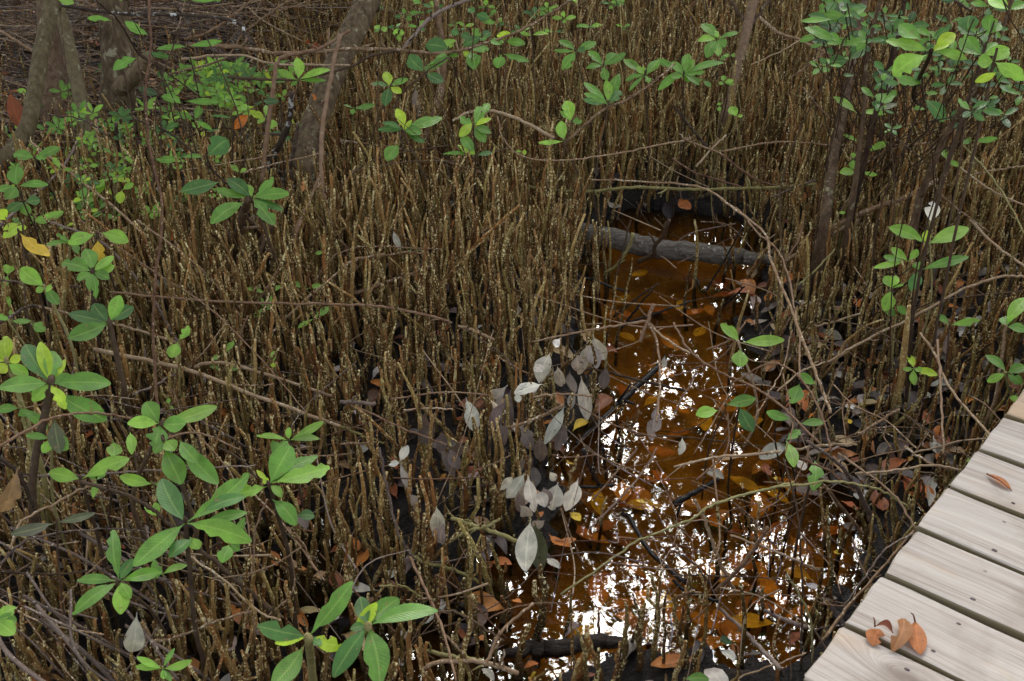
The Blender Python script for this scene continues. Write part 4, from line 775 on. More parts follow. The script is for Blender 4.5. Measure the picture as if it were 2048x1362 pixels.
branch('shrub_stem', 'A', [(1705,540),(1700,640),(1680,740),(1610,900),(1560,1010),(1540,1120)], ('y',3.5), ('z',.1), 30, 44, 'lichen', cat='stem', group='shrub stems', label='black stem dotted with white lichen beside the leaning trunk')
branch('shrub_stem', 'A', [(1740,720),(1720,860),(1690,980),(1650,1060),(1620,1250)], ('y',3.45), ('z',.05), 20, 36, 'lichen', cat='stem', group='shrub stems', label='thinner of the two white-spotted lichen stems')
branch('shrub_stem', 'A', [(1450,1165),(1410,1300),('D',1380,120),('D',1370,260),('D',1400,440)], ('z',.42), ('z',.0), 46, 60, 'trunk_brown', cat='stem', group='shrub stems', label='stout brown shrub stem below the star of large leaves')
branch('shrub_stem', 'D', [(1590,20),(1540,130),(1490,260),(1460,400)], ('z',.3), ('z',.0), 50, 66, 'trunk_brown', cat='stem', group='shrub stems', label='leaning brown shrub stem beside the stout one')
branch('shrub_stem', 'D', [(1565,120),(1560,250),(1555,440)], ('z',.28), ('z',.0), 22, 34, 'lichen', cat='stem', group='shrub stems', label='thin grey stem with a white patch in front of the shrub stems')

# the weathered log across the pool and the black one at its near end
LP_, LD_ = span('N', [(930,418),(1010,430),(1090,446),(1160,464),(1215,476),(1300,492),(1400,505),(1455,511),(1500,515),(1545,522)], ('z',.05), ('z',.03))
for i_ in range(len(LP_)): LP_[i_] = at_z(*[(930,418),(1010,430),(1090,446),(1160,464),(1215,476),(1300,492),(1400,505),(1455,511),(1500,515),(1545,522)][i_], .035)
ls = smooth(LP_, 6, .003); mb = MB(); tube(mb, ls, np.interp(np.linspace(0, 1, len(ls)), [0, .2, .5, .8, 1], [.020, .032, .033, .027, .014]), 20, lump=.02, tint=.6, ridge=.10)
o = link('fallen_log', mb.mesh('fallen_log', MAT['log'], origin=ls[0]), None, ls[0]); tag(o, 'weathered grey fallen log lying across the amber pool', 'log')
mb = MB(); tube(mb, smooth([ls[6], ls[6] + (.08, .03, .05), ls[6] + (.11, .05, .1)], 4), np.linspace(.022, .008, 9), 8, lump=.12); link('branch_stub', mb.mesh('branch_stub', MAT['log'], origin=ls[0]), o)
q_ = [at_z(*cp('H', x, y), .004) for x, y in ((960,1200),(1150,1165),(1350,1160),(1560,1135),(1700,1160))]; ls2 = smooth(q_, 6, .004); mb = MB(); tube(mb, ls2, np.interp(np.linspace(0, 1, len(ls2)), [0, .3, .7, 1], [.008, .018, .016, .007]), 14, lump=.03, ridge=.12)
o = link('fallen_log', mb.mesh('fallen_log', MAT['log_wet'], origin=ls2[0]), None, ls2[0]); tag(o, 'wet black log half sunk at the near end of the pool', 'log')
q_ = [at_z(*cp('I', x, y), .02) for x, y in ((60,1350),(300,1345),(560,1342),(720,1352))]; ls2 = smooth(q_, 6, .003); mb = MB(); tube(mb, ls2, np.full(len(ls2), .016), 14, lump=.03, ridge=.12)
o = link('fallen_log', mb.mesh('fallen_log', MAT['log_wet'], origin=ls2[0]), None, ls2[0]); tag(o, 'dark wet log at the bottom edge beside the boardwalk', 'log')
q_ = [at_z(*cp('B', x, y), .03) for x, y in ((780,1140),(900,1180),(1050,1220),(1180,1260))]; ls2 = smooth(q_, 6, .004); mb = MB(); tube(mb, ls2, np.full(len(ls2), .03), 14, lump=.03, ridge=.12)
o = link('fallen_log', mb.mesh('fallen_log', MAT['log_wet'], origin=ls2[0]), None, ls2[0]); tag(o, 'dark rotten log among the roots behind the weathered log', 'log')
# ---------------------------------------------------------------- leafy shoots
PAL = dict(g=(.14,.31,.040), d=(.07,.18,.036), l=(.25,.47,.055), y=(.42,.60,.03), Y=(.70,.46,.03), k=(.04,.10,.03), b=(.10,.11,.05),
           o=(.50,.17,.03), r=(.30,.085,.025), t=(.42,.27,.13), p=(.58,.55,.45), w=(.80,.77,.66), u=(.15,.11,.09), e=(.38,.335,.285), O=(.62,.27,.03))
def jit(c, s=.16):
    k = 1 + rng.normal(0, s * .7); h = rng.normal(0, s * .12, 3); return tuple(float(np.clip(v * k * (1 + d), .003, 1)) for v, d in zip(c, h))
def leaf_at(mb, C, Cpx, tpx, wpx, col, nb=None, mat_arch=.05, bites=0, twist=None, blunt=None):
    """a leaf growing from C towards the place it points at, tipped between lying flat and facing up the slope"""
    tocam = unit(CAM - C); D = proj(C)[0][2]
    n = unit(np.array([0, 0, 1.0]) * .75 + tocam * .75 + rng.normal(0, .16, 3)) if nb is None else nb
    d = ray(*tpx); den = d @ n; t = ((C - CAM) @ n) / den if abs(den) > .15 else 0; T = CAM + d * t
    flat = CAM + d * D; Lf = np.linalg.norm(flat - C)
    if not (0 < np.linalg.norm(T - C) < 1.7 * Lf): T = flat + unit(T - flat) * 0 if True else T
    w = wpx * KS / F * D * 1.06
    leaf(mb, C, T, n, w, jit(col), arch=rng.uniform(-.01, .09), fold=rng.uniform(.05, .22), blunt=rng.uniform(.54, .7) if blunt is None else blunt, bites=bites, wave=.006, twist=rng.normal(0, .25) if twist is None else twist)
    return T
GW = {'g': 'green', 'l': 'pale green', 'd': 'dark green', 'k': 'dark green', 'y': 'yellow-green', 'b': 'olive'}
def shoot(k, cx, cy, z, tips, foot=None, gloss=False, zmode='z', stemw=None, group='leafy mangrove shoots', label=None, scol=None, into=None):
    pc = cp(k, cx, cy); C = at_z(*pc, z) if zmode == 'z' else at_y(*pc, z)
    g = C.copy(); 
    if foot is None: g[:2] += rng.normal(0, .015, 2); 
    else: g = at_z(*cp(k, *foot), 0) + (rng.normal(0, .03), rng.normal(0, .03), 0)
    g[2] = hz(g)[0] - .01
    root = empty('mangrove_shoot', tuple(g)) if into is None else None; ml = MB() if into is None else into[1]; n = 0; cols = []
    sz = []
    for tp in tips:
        tx, ty, w = tp[:3]; c = tp[3] if len(tp) > 3 and tp[3] else 'g'; B_ = C
        if len(tp) > 4: 
            q = cp(k, *tp[4]); off = CAM + ray(*q) * proj(C)[0][2]; B_ = off
        T = leaf_at(ml, B_, pc, cp(k, tx, ty), w, PAL[c], bites=(int(rng.integers(1, 4)) if rng.random() < .38 else 0) if len(tp) < 6 else tp[5]); n += 1; cols.append(c)
        sz.append(np.linalg.norm(T - B_))
    # stem with a slightly swollen node under the leaves
    D = proj(C)[0][2]; L = C[2] - g[2]; r = (stemw * KS / 2 / F * D) if stemw else np.clip(np.mean(sz) * .03, .0011, .0032)
    if L > .42 and stemw is None: r = min(r, .0017)
    mid = (C + g) / 2 + np.array([rng.normal(0, .045), rng.normal(0, .045), 0]) * L * 2
    ms = MB() if into is None else into[0]; S_ = smooth([g, mid, C - (0, 0, .01), C], 5, .0008); tube(ms, S_, np.linspace(r * 1.5, r, len(S_)), 7, lump=.08, tint=rng.random())
    if into is not None: return None
    link('stem', ms.mesh('stem', MAT[scol or ('twig_green' if np.mean(sz) < .05 and L < .5 else 'twig_dark')], origin=g), root)
    link('foliage', ml.mesh('foliage', MAT['leaf_gloss' if gloss else 'leaf'], origin=g), root)
    if label: tag(root, label, 'plant', group)
    else:
        ms_ = np.mean(sz); s_ = 'large-leaved' if ms_ > .085 else ('small-leaved' if ms_ < .05 else 'medium-leaved')
        num = ['no','single','two','three','four','five','six','seven','eight','nine','ten','eleven','twelve','thirteen'][min(n, 13)]
        cw = GW.get(max(set(cols), key=cols.count), 'green') + (' and yellow' if 'y' in cols and max(set(cols), key=cols.count) != 'y' else '')
        REG.append((root, f'{s_} {cw} shoot with {num} {"leaf" if n == 1 else "leaves"}', 'plant', group, C))
    return root
def L_(k, bx, by, z, tx, ty, w, c='g', **kw): shoot(k, bx, by, z, [(tx, ty, w, c)], **kw)
# bottom left, large
shoot('G',1085,438,.45,[(1455,148,112,'g'),(780,690,118,'g'),(1470,545,120,'l'),(945,180,130,'d'),(1430,285,85,'d',(1170,385),0),(1445,378,70,'g',(1190,430),0),(990,640,90,'d',(1130,530),0),(1165,590,70,'l',(1110,520),0)],stemw=24,label='large shoot with broad waxy green leaves over the lower roots')
shoot('G',700,780,.40,[(662,478,85,'g'),(450,772,66,'g'),(424,975,88,'g'),(705,972,92,'l'),(948,725,84,'g'),(778,648,64,'d'),(1095,685,46,'l',(945,742),0),(765,880,60,'l')],stemw=18)
shoot('G',950,1290,.30,[(800,1222,42,'l'),(792,1278,42,'l'),(1020,1170,30,'g'),(1122,1242,52,'l'),(960,1350,34,'l'),(1002,1362,36,'g')])
shoot('G',1800,1105,.50,[(2062,780,112,'g'),(1505,1040,112,'d'),(1608,1140,62,'y'),(2000,1165,92,'y'),(1592,1390,122,'g',(1780,1150),0),(1880,1150,60,'d')],stemw=44,scol='twig_green',foot=(1760,1500),label='big shoot with curled yellow young leaves at the bottom edge')
shoot('H',165,1040,.50,[(572,950,112,'g'),(345,880,112,'g'),(235,1390,150,'g'),(-40,1340,112,'d'),(215,905,78,'y',(60,1090),0),(120,870,90,'d'),(60,1060,60,'d'),(30,1170,50,'y')],stemw=36,scol='twig_green',foot=(60,1500),label='pale green shoot with one bright yellow leaf at the bottom edge')
shoot('G',475,182,.42,[(288,140,84,'l'),(755,62,96,'l',None,4) if 0 else (755,62,96,'l')],stemw=18)
shoot('G',-30,1000,.45,[(90,928,78,'l'),(98,1008,86,'g'),(84,1090,96,'l')],stemw=20)
shoot('G',560,190,.30,[(545,290,40,'l'),(620,130,40,'g'),(520,150,34,'g')])
shoot('G',900,212,.38,[(700,165,72,'l'),(1000,208,54,'g')])
shoot('G',1575,215,.45,[(1700,-12,142,'g'),(1928,112,124,'l',(1590,205),5),(1352,270,92,'l',(1560,225),4),(1858,45,84,'g'),(1648,290,54,'l'),(1500,130,30,'y'),(1540,175,40,'y'),(1732,450,94,'g',(1590,300),0),(1840,400,70,'d',(1730,400),0)],stemw=22,label='light green shoot with insect-eaten leaves beside the large waxy one')
shoot('G',330,436,.42,[(62,505,74,'b'),(556,383,52,'b')],stemw=10)
shoot('G',1340,560,.30,[(1300,672,88,'g'),(1400,600,50,'g'),(1430,405,50,'g')])
shoot('G',925,400,.32,[(845,345,40,'l'),(905,320,46,'l')])
shoot('G',890,640,.30,[(920,760,60,'g'),(960,590,50,'g')])
# middle left
shoot('D',290,955,.48,[(-12,985,112,'g'),(148,728,124,'d'),(310,765,104,'g'),(235,712,80,'y'),(382,815,54,'y'),(445,930,84,'g'),(648,958,122,'g'),(622,1172,134,'g',(320,1010),0),(190,1060,80,'l'),(385,1105,70,'y'),(350,1365,92,'b',(315,1160),0)],stemw=40,scol='twig_dark',label='largest dark green shoot with yellow young leaves in its middle')
shoot('D',45,835,.48,[(32,678,90,'y'),(-20,760,70,'y'),(122,792,56,'y'),(-20,890,74,'y'),(165,905,70,'l')],stemw=26)
shoot('D',120,1100,.4,[(150,1150,60,'g'),(-20,1110,60,'g'),(280,1220,60,'g')],stemw=14)
shoot('D',935,1192,.45,[(850,1065,104,'g'),(745,1190,76,'l'),(905,1330,118,'g'),(1268,1090,88,'l'),(1085,1190,104,'g')],stemw=22)
shoot('D',960,1290,.44,[(900,1362,60,'g'),(1160,1420,84,'g',(1050,1285),0),(1060,1545,130,'g',(960,1330),0),(1020,1350,90,'l')],stemw=20)
shoot('D',1160,1290,.40,[(1275,1545,112,'g',(1060,1300),0)],stemw=14)
shoot('D',300,1280,.40,[(150,1260,46,'g'),(330,1200,46,'g'),(400,1340,86,'g'),(250,1362,60,'l')],stemw=14)
shoot('D',640,600,.40,[(400,548,82,'d'),(398,692,114,'g'),(700,440,84,'l'),(545,490,90,'d'),(780,505,96,'d'),(560,570,56,'l')],stemw=26)
shoot('D',540,305,.40,[(362,250,100,'g'),(500,170,88,'g'),(665,210,66,'l'),(668,268,64,'l'),(640,345,60,'g'),(450,352,60,'g'),(520,410,60,'g'),(560,460,50,'g')],stemw=26)
L_('D',572,112,.44,590,243,78,'Y',stemw=10,label='single hanging yellow leaf among the upper green shoots')
shoot('D',558,85,.44,[(398,138,84,'l'),(750,128,88,'l',(590,75),0)],stemw=12)
shoot('D',410,130,.4,[(270,145,40,'g'),(460,200,44,'g'),(330,80,34,'g')],stemw=9)
shoot('D',265,392,.42,[(120,282,96,'l'),(300,405,54,'l'),(340,495,64,'g'),(210,420,40,'l')],stemw=14)
L_('D',115,75,.5,288,212,98,'Y',stemw=12,label='spotted yellow-olive leaf pointing down beside the hanging yellow one')
L_('D',130,28,.5,20,105,66,'y',stemw=10)
L_('D',190,600,.42,262,650,66,'g',stemw=8)
shoot('D',60,590,.4,[(180,590,40,'g'),(-20,560,40,'g')],stemw=9)
shoot('D',1045,705,.30,[(1102,618,52,'l'),(1000,805,84,'l',(1040,712),0)],stemw=9)
shoot('D',1555,432,.22,[(1443,400,36,'l'),(1648,385,34,'l')]); shoot('D',1545,515,.2,[(1515,450,34,'l'),(1598,438,34,'l'),(1485,570,36,'l'),(1592,505,36,'l'),(1530,540,30,'l')])
shoot('D',1798,402,.2,[(1693,368,34,'l'),(1890,388,34,'l')]); shoot('D',1835,577,.2,[(1930,508,42,'l'),(1742,632,42,'l'),(1820,528,20,'l')])
shoot('D',1690,1290,.3,[(1498,1262,38,'l'),(1892,1178,50,'l'),(1868,1280,48,'l'),(1690,1212,36,'l'),(1600,1372,118,'g')],stemw=12)
shoot('D',1292,792,.2,[(1382,700,34,'l'),(1245,812,34,'l')]); shoot('D',1598,832,.2,[(1603,765,34,'l'),(1598,862,30,'y')])
shoot('D',1300,882,.18,[(1225,855,26,'g'),(1420,868,28,'g')]); shoot('D',1893,190,.22,[(1890,112,34,'l'),(1842,196,26,'l')])
L_('D',760,1238,.36,770,1370,56,'l'); L_('D',665,1295,.36,665,1390,84,'l'); shoot('D',990,1080,.2,[(985,1040,26,'l'),(1010,1110,20,'l')])
shoot('D',45,320,.25,[(35,260,50,'l'),(95,265,26,'l'),(20,400,40,'l')]); shoot('D',60,520,.25,[(40,440,26,'l'),(70,560,26,'l')])
# top left
shoot('A',1475,1160,.42,[(1058,1118,96,'d',(1290,1062),0),(1255,1105,60,'g'),(1232,1308,98,'g',(1432,1182),0),(1690,1130,72,'g'),(1598,1035,60,'g'),(1602,1315,92,'g'),(1658,1232,50,'d'),(1330,1045,84,'d'),(1440,1080,60,'l')],label='star of large leaves on the stout brown shrub stem')
L_('A',1212,915,.42,1330,815,124,'d'); L_('A',1195,918,.38,1070,918,36,'g'); L_('A',900,932,.38,1042,932,46,'g')
shoot('A',1098,270,.62,[(918,285,42,'g'),(1297,240,46,'g')],scol='twig_dark'); L_('A',872,208,.62,732,125,62,'g'); L_('A',835,308,.6,1000,338,40,'d'); L_('A',805,338,.6,662,410,70,'g')
L_('A',660,122,.7,510,105,36,'g'); shoot('A',1068,610,.45,[(945,562,54,'g'),(1285,598,46,'g',(1078,592),0)]); L_('A',935,560,.45,808,512,56,'k')
shoot('A',1138,702,.38,[(1042,668,44,'g'),(1172,618,46,'g'),(1240,760,30,'g')]); shoot('A',1742,470,.5,[(1738,338,62,'l'),(1622,408,44,'l'),(1932,408,56,'l'),(1905,470,30,'g'),(1700,500,30,'g')])
L_('A',1365,690,.45,1230,675,22,'d'); shoot('A',960,760,.35,[(890,755,44,'d'),(1040,720,50,'d'),(1000,800,30,'d'),(960,700,34,'d')])
shoot('A',205,922,.42,[(78,900,80,'g'),(352,862,62,'g'),(270,925,36,'g')]); shoot('A',100,1092,.42,[(98,972,92,'g'),(40,1165,80,'g'),(282,1080,52,'g'),(-20,1115,54,'g')]); shoot('A',150,1180,.36,[(235,1170,74,'d'),(40,1240,60,'d'),(160,1260,60,'g')])
shoot('A',1110,5,.8,[(1040,-15,44,'g'),(1280,-10,44,'g')]); L_('A',340,2,.9,432,18,60,'l'); L_('A',1110,0,.8,1290,5,36,'g'); L_('A',720,-10,.9,690,-5,30,'g')
shoot('A',1450,640,.42,[(1410,620,50,'l'),(1540,700,48,'y')]); L_('A',1640,590,.5,1540,590,56,'k'); shoot('A',1580,760,.3,[(1600,700,44,'l'),(1570,770,30,'l')])
shoot('A',1400,1010,.3,[(1350,965,34,'l'),(1440,985,30,'l')]); shoot('A',640,1040,.3,[(780,1060,36,'y'),(520,1190,40,'l'),(560,1100,40,'l')]); shoot('A',715,1110,.3,[(700,1190,50,'y'),(780,1070,36,'l')])
shoot('A',1010,1180,.25,[(1040,1140,40,'g'),(990,1230,30,'g')]); shoot('A',490,1250,.3,[(480,1230,30,'g'),(495,1285,34,'l'),(370,1240,38,'l',(290,1290),0)]); shoot('A',600,1250,.3,[(540,1260,34,'g'),(660,1275,30,'g')])
L_('A',40,1290,.48,-20,1235,80,'y'); shoot('A',120,1310,.4,[(20,1345,40,'y'),(135,1350,50,'y')]); shoot('A',200,1290,.35,[(290,1290,44,'l'),(370,1235,34,'l')])
# the low green thicket behind
SEED = []
for _ in range(170):
    while True:
        x = rng.normal(620, 330); y = rng.normal(930, 190)
        if rng.random() < .45: x, y = rng.normal(1330, 190), rng.normal(520, 110)
        if rng.random() < .12: x, y = rng.normal(1900, 80), rng.normal(1290, 60)
        if 40 < x < 1750 and 380 < y < 1330: break
    s_ = rng.uniform(36, 80); a0 = rng.uniform(0, 6.28); nl = int(rng.integers(2, 7)); c0 = str(rng.choice(['g', 'g', 'l', 'l', 'd']))
    tips = [(x + math.cos(a0 + i * 6.28 / nl + rng.normal(0, .3)) * s_ * rng.uniform(.7, 1.2), y + (math.sin(a0 + i * 6.28 / nl) * .75 - .22) * s_, s_ * rng.uniform(.3, .48), c0) for i in range(nl)]
    if rng.random() < .3: tips[0] = (*tips[0][:3], 'y')
    SEED.append((s_, x, y, float(rng.uniform(.16, .32)), tips))
SEED.sort(key=lambda t: -t[0]); th_ = (MB(), MB())                       # the largest on their own, the rest of the thicket as one growth
for i, (s_, x, y, z, tips) in enumerate(SEED): shoot('A', x, y, z, tips, group='low seedlings in the green thicket', into=None if i < 28 else th_)
o = tag(link('seedling_thicket', th_[1].mesh('seedling_thicket', MAT['leaf'])), 'green thicket of tiny mangrove seedlings between the trunks and the root bed', 'seedlings', kind='stuff')
link('seedling_stems', th_[0].mesh('seedling_stems', MAT['twig_green']), o)
# top centre
G_ = dict(gloss=True)
shoot('B',372,762,.42,[(597,688,82,'g'),(222,758,42,'d'),(272,940,84,'g',(348,845),0),(245,718,40,'d'),(332,635,58,'y'),(470,752,50,'d'),(480,780,70,'g'),(497,832,54,'d'),(420,700,30,'y')],scol='twig_dark',**G_)
shoot('B',782,742,.42,[(872,605,72,'g'),(700,685,56,'g'),(882,690,44,'y'),(698,800,54,'y',(775,715),0),(778,885,62,'g',(710,780),0),(882,780,54,'g'),(850,832,64,'g')],scol='twig_dark',**G_)
shoot('B',500,425,.5,[(398,325,84,'d'),(605,478,76,'d'),(520,380,30,'g'),(640,330,50,'g')],**G_); shoot('B',290,505,.5,[(180,492,44,'d'),(272,418,60,'y'),(358,545,50,'y'),(398,460,44,'g'),(265,620,64,'d')],**G_)
shoot('B',640,290,.55,[(500,262,104,'d'),(615,232,110,'l'),(690,330,60,'g'),(520,380,40,'g')],**G_); shoot('B',760,300,.55,[(790,405,84,'g'),(728,330,44,'y'),(870,285,60,'g')],**G_)
shoot('B',945,312,.55,[(1108,360,50,'g'),(918,398,70,'g')],**G_); shoot('B',965,240,.58,[(1082,258,54,'g'),(955,182,76,'y'),(880,250,60,'g')],**G_); shoot('B',830,215,.58,[(775,165,44,'g'),(720,270,70,'d'),(880,190,50,'d'),(850,235,60,'g')],**G_)
shoot('B',1380,300,.52,[(1278,238,46,'g'),(1498,248,62,'g'),(1250,295,26,'g'),(1300,408,62,'g'),(1440,290,40,'d')],**G_); shoot('B',1540,385,.5,[(1455,298,52,'g'),(1622,318,64,'g'),(1440,400,42,'g'),(1560,470,50,'g'),(1670,310,50,'g')],**G_)
shoot('B',1568,608,.46,[(1425,482,52,'g'),(1428,545,46,'g'),(1422,580,46,'d'),(1640,530,70,'d'),(1555,470,54,'l'),(1630,430,80,'g')],**G_); shoot('B',1352,710,.42,[(1325,588,76,'l'),(1288,648,34,'l'),(1415,712,42,'g')],**G_); shoot('B',1310,825,.4,[(1292,708,64,'l'),(1160,836,28,'l')],**G_)
shoot('B',1785,440,.5,[(1660,348,54,'g'),(1862,352,64,'g'),(1668,470,34,'g'),(1812,482,36,'g'),(1690,530,24,'g'),(1740,390,50,'l')],**G_); shoot('B',1990,405,.5,[(1855,345,44,'g'),(2038,318,54,'g'),(1860,528,50,'g'),(2046,440,60,'g'),(2046,480,50,'g'),(1960,400,50,'l')],**G_)
shoot('B',1120,206,.6,[(1048,182,30,'l'),(1218,200,34,'l')],**G_); shoot('B',78,632,.44,[(205,610,38,'g'),(72,668,34,'g'),(20,612,20,'g')],**G_); shoot('B',795,908,.35,[(888,890,36,'d'),(688,848,56,'y'),(735,860,50,'l'),(600,900,30,'g')],**G_)
shoot('B',1062,890,.35,[(1090,895,34,'y'),(1030,880,16,'l')]); shoot('B',548,1195,.2,[(545,1160,22,'l'),(548,1235,40,'l')]); shoot('B',235,175,.7,[(205,150,40,'l'),(275,165,40,'l'),(200,185,30,'g')]); shoot('B',340,195,.6,[(312,185,40,'l'),(375,190,36,'l'),(350,240,30,'l')])
shoot('B',480,20,.75,[(425,-5,40,'g'),(530,40,34,'d')],**G_); shoot('B',790,80,.7,[(750,50,50,'d'),(870,110,54,'d'),(900,140,40,'g')],**G_); shoot('B',700,200,.6,[(760,215,50,'d'),(650,180,50,'d')],**G_)
for _ in range(26):
    x = rng.uniform(60, 1700); y = rng.uniform(-10, 190); s_ = rng.uniform(40, 75); nl = int(rng.integers(2, 5)); a0 = rng.uniform(0, 6.28)
    shoot('B', x, y, float(rng.uniform(.3, .6)), [(x + math.cos(a0 + i * 6.28 / nl) * s_, y + (math.sin(a0 + i * 6.28 / nl) * .5 - .15) * s_, s_ * rng.uniform(.3, .5), str(rng.choice(['g','d','l']))) for i in range(nl)], gloss=True, group='shoots at the back of the root bed')
# top right
shoot('C',252,232,.52,[(162,140,66,'g'),(378,188,38,'g'),(188,338,64,'g'),(302,272,64,'g'),(242,178,34,'l'),(140,240,50,'l'),(260,330,50,'l')],**G_); shoot('C',58,440,.5,[(85,315,54,'g'),(-10,360,50,'g'),(292,366,46,'g'),(182,420,42,'g'),(148,498,40,'g'),(118,350,50,'l'),(-20,450,44,'g')],**G_)
shoot('C',170,470,.45,[(218,505,36,'g'),(120,470,30,'g')],**G_); shoot('C',290,480,.4,[(290,440,30,'l'),(348,470,30,'l'),(350,492,26,'l'),(262,492,26,'l')],**G_); shoot('C',330,320,.5,[(358,325,30,'l'),(290,325,24,'l'),(270,350,24,'g')],**G_)
shoot('C',368,682,.38,[(328,625,56,'l'),(402,674,18,'l')]); shoot('C',265,620,.36,[(262,600,24,'l'),(268,650,24,'l')])
shoot('C',1500,300,.95,[(1238,238,84,'l'),(1318,142,96,'g',(1450,235),0),(1612,256,48,'y'),(1642,195,80,'y',(1520,270),0),(1280,440,136,'l',(1480,320),3),(1712,345,60,'l',(1520,300),0),(1690,310,50,'l')],stemw=22,scol='twig_dark',foot=(1455,700),label='tall shoot with the brightest insect-marked leaves above the boardwalk side')
shoot('C',1800,325,.95,[(1672,225,90,'g'),(1962,285,66,'l'),(1775,372,20,'g'),(1700,200,70,'g'),(1890,250,50,'g')],stemw=16,**G_); shoot('C',1872,360,.95,[(1775,365,94,'l'),(2060,462,92,'l'),(1960,300,60,'l'),(1760,480,50,'y',(1890,420),0)],stemw=14)
shoot('C',975,265,.85,[(765,160,64,'g'),(845,200,50,'g'),(742,125,40,'g',(940,112),0),(1122,38,64,'g',(985,105),0),(1142,238,60,'g'),(920,190,40,'g')],**G_); shoot('C',1022,352,.8,[(905,360,84,'d'),(1112,262,90,'d'),(990,440,30,'d',(1060,438),0)],**G_)
shoot('C',1072,665,.5,[(933,566,54,'l'),(1237,668,46,'l')],**G_); shoot('C',1076,832,.42,[(988,788,28,'l'),(1252,832,42,'l',(1130,888),0)]); shoot('C',1045,930,.38,[(1052,892,30,'l'),(1045,990,52,'l')]); shoot('C',1068,1008,.36,[(968,1012,60,'l'),(1188,1022,32,'l',(1093,1003),0)]); 
shoot('C',1250,540,.7,[(1200,602,96,'g'),(1170,438,30,'d'),(1265,455,74,'k'),(1300,560,50,'g')],**G_); shoot('C',1455,490,.75,[(1310,470,66,'g'),(1200,640,40,'b',(1320,600),0),(1410,420,50,'d')],**G_); L_('C',1458,580,.7,1576,712,84,'d'); L_('C',1720,620,.7,1895,668,42,'d')
shoot('C',1592,932,.42,[(1580,872,38,'l'),(1668,975,36,'l')]); shoot('C',1738,822,.5,[(1686,838,44,'g'),(1893,808,38,'g'),(1710,810,30,'g')]); shoot('C',1475,640,.6,[(1400,632,30,'g'),(1510,610,30,'d')],**G_); L_('C',1455,545,.6,1540,545,30,'g')
L_('C',960,1245,.3,1000,1242,24,'l'); shoot('C',1845,200,.95,[(1855,88,90,'g'),(1905,140,60,'g')],**G_); shoot('C',1720,190,1.0,[(1730,90,110,'d'),(1660,150,60,'d')],**G_); shoot('C',1960,60,1.0,[(1840,-5,90,'l'),(2060,20,70,'g')],**G_)
for _ in range(84):
    x = rng.uniform(840, 2060); y = rng.uniform(-30, 420) if rng.random() < .65 else rng.uniform(300, 760)
    if x < 1150 and y > 330: y *= .6
    s_ = rng.uniform(60, 135); nl = int(rng.integers(2, 5)); a0 = rng.uniform(0, 6.28)
    shoot('C', x, y, float(rng.uniform(.55, .95)), [(x + math.cos(a0 + i * 6.28 / nl + rng.normal(0, .3)) * s_, y + (math.sin(a0 + i * 6.28 / nl) * .6 - .12) * s_ + 10, s_ * rng.uniform(.28, .42), str(rng.choice(['g','d','d','k','g']))) for i in range(nl)], gloss=bool(rng.random() < .6), scol='twig_dark', foot=[(1080,1000),(1060,1150),(1430,1180),(900,1300),(1400,1100),(1700,1000)][rng.integers(6)], group='shoots of the leafy shrub at the boardwalk side')
# right side
shoot('F',1480,142,.42,[(1258,42,84,'l'),(1722,46,94,'l'),(1475,60,50,'y')],foot=(1320,700),stemw=12,scol='twig_green')
shoot('C',1498,1310,.47,[(1515,1178,84,'w',(1498,1305),4)],stemw=8,scol='twig_green',label='single pale silvery insect-holed leaf standing above the green shoot right of the pool')
shoot('F',1430,295,.36,[(1165,280,44,'l',(1345,245),0),(1225,212,50,'g',(1350,240),0),(1272,162,52,'l',(1372,245),0),(1424,172,44,'l',(1372,240),0),(1722,215,64,'g'),(1388,415,72,'d'),(1430,245,66,'g')],foot=(1330,700),stemw=10)
shoot('F',1275,402,.28,[(1232,328,60,'l'),(1300,325,50,'l'),(1362,375,18,'l'),(1228,532,76,'l')],stemw=8); shoot('F',1300,562,.2,[(1238,522,50,'g'),(1352,552,46,'g',(1300,492),0)],stemw=8)
shoot('F',385,718,.28,[(274,606,64,'l'),(645,702,74,'l',(395,715),0),(390,858,90,'l',(388,755),0)],stemw=12,scol='twig',label='three-leaved pale green shoot standing alone beside the pool')
shoot('F',1402,868,.22,[(1372,788,44,'y'),(1540,908,54,'y'),(1338,875,32,'l'),(1405,965,44,'l'),(1450,880,40,'l')]); shoot('F',1612,612,.26,[(1533,552,40,'g'),(1788,585,46,'l'),(1735,622,24,'g')])
shoot('F',1940,625,.34,[(2060,455,84,'l'),(1950,562,74,'g'),(2060,645,66,'g')],stemw=16,scol='twig'); shoot('F',1945,895,.3,[(1822,790,52,'g'),(2060,858,64,'g'),(2036,955,60,'g'),(1830,945,50,'l')],stemw=12); L_('F',2000,1020,.3,1985,1060,50,'l')
L_('F',832,965,.28,733,896,56,'g'); L_('F',735,955,.28,688,1073,92,'g'); shoot('F',298,1085,.26,[(478,1045,76,'g'),(128,1140,80,'l',(260,1112),0)],stemw=8); L_('F',382,1090,.26,462,1238,84,'d'); L_('F',690,1165,.26,540,1122,62,'g'); L_('F',735,1192,.26,880,1185,54,'g')
shoot('F',655,1288,.28,[(738,1228,54,'g'),(702,1445,74,'l')],stemw=8); L_('I',822,68,.3,812,248,92,'g'); L_('I',60,1352,.3,205,1352,60,'g'); L_('I',1720,60,.34,1735,85,40,'l'); L_('E',380,180,.2,460,180,18,'l'); L_('E',310,60,.3,355,170,36,'e')

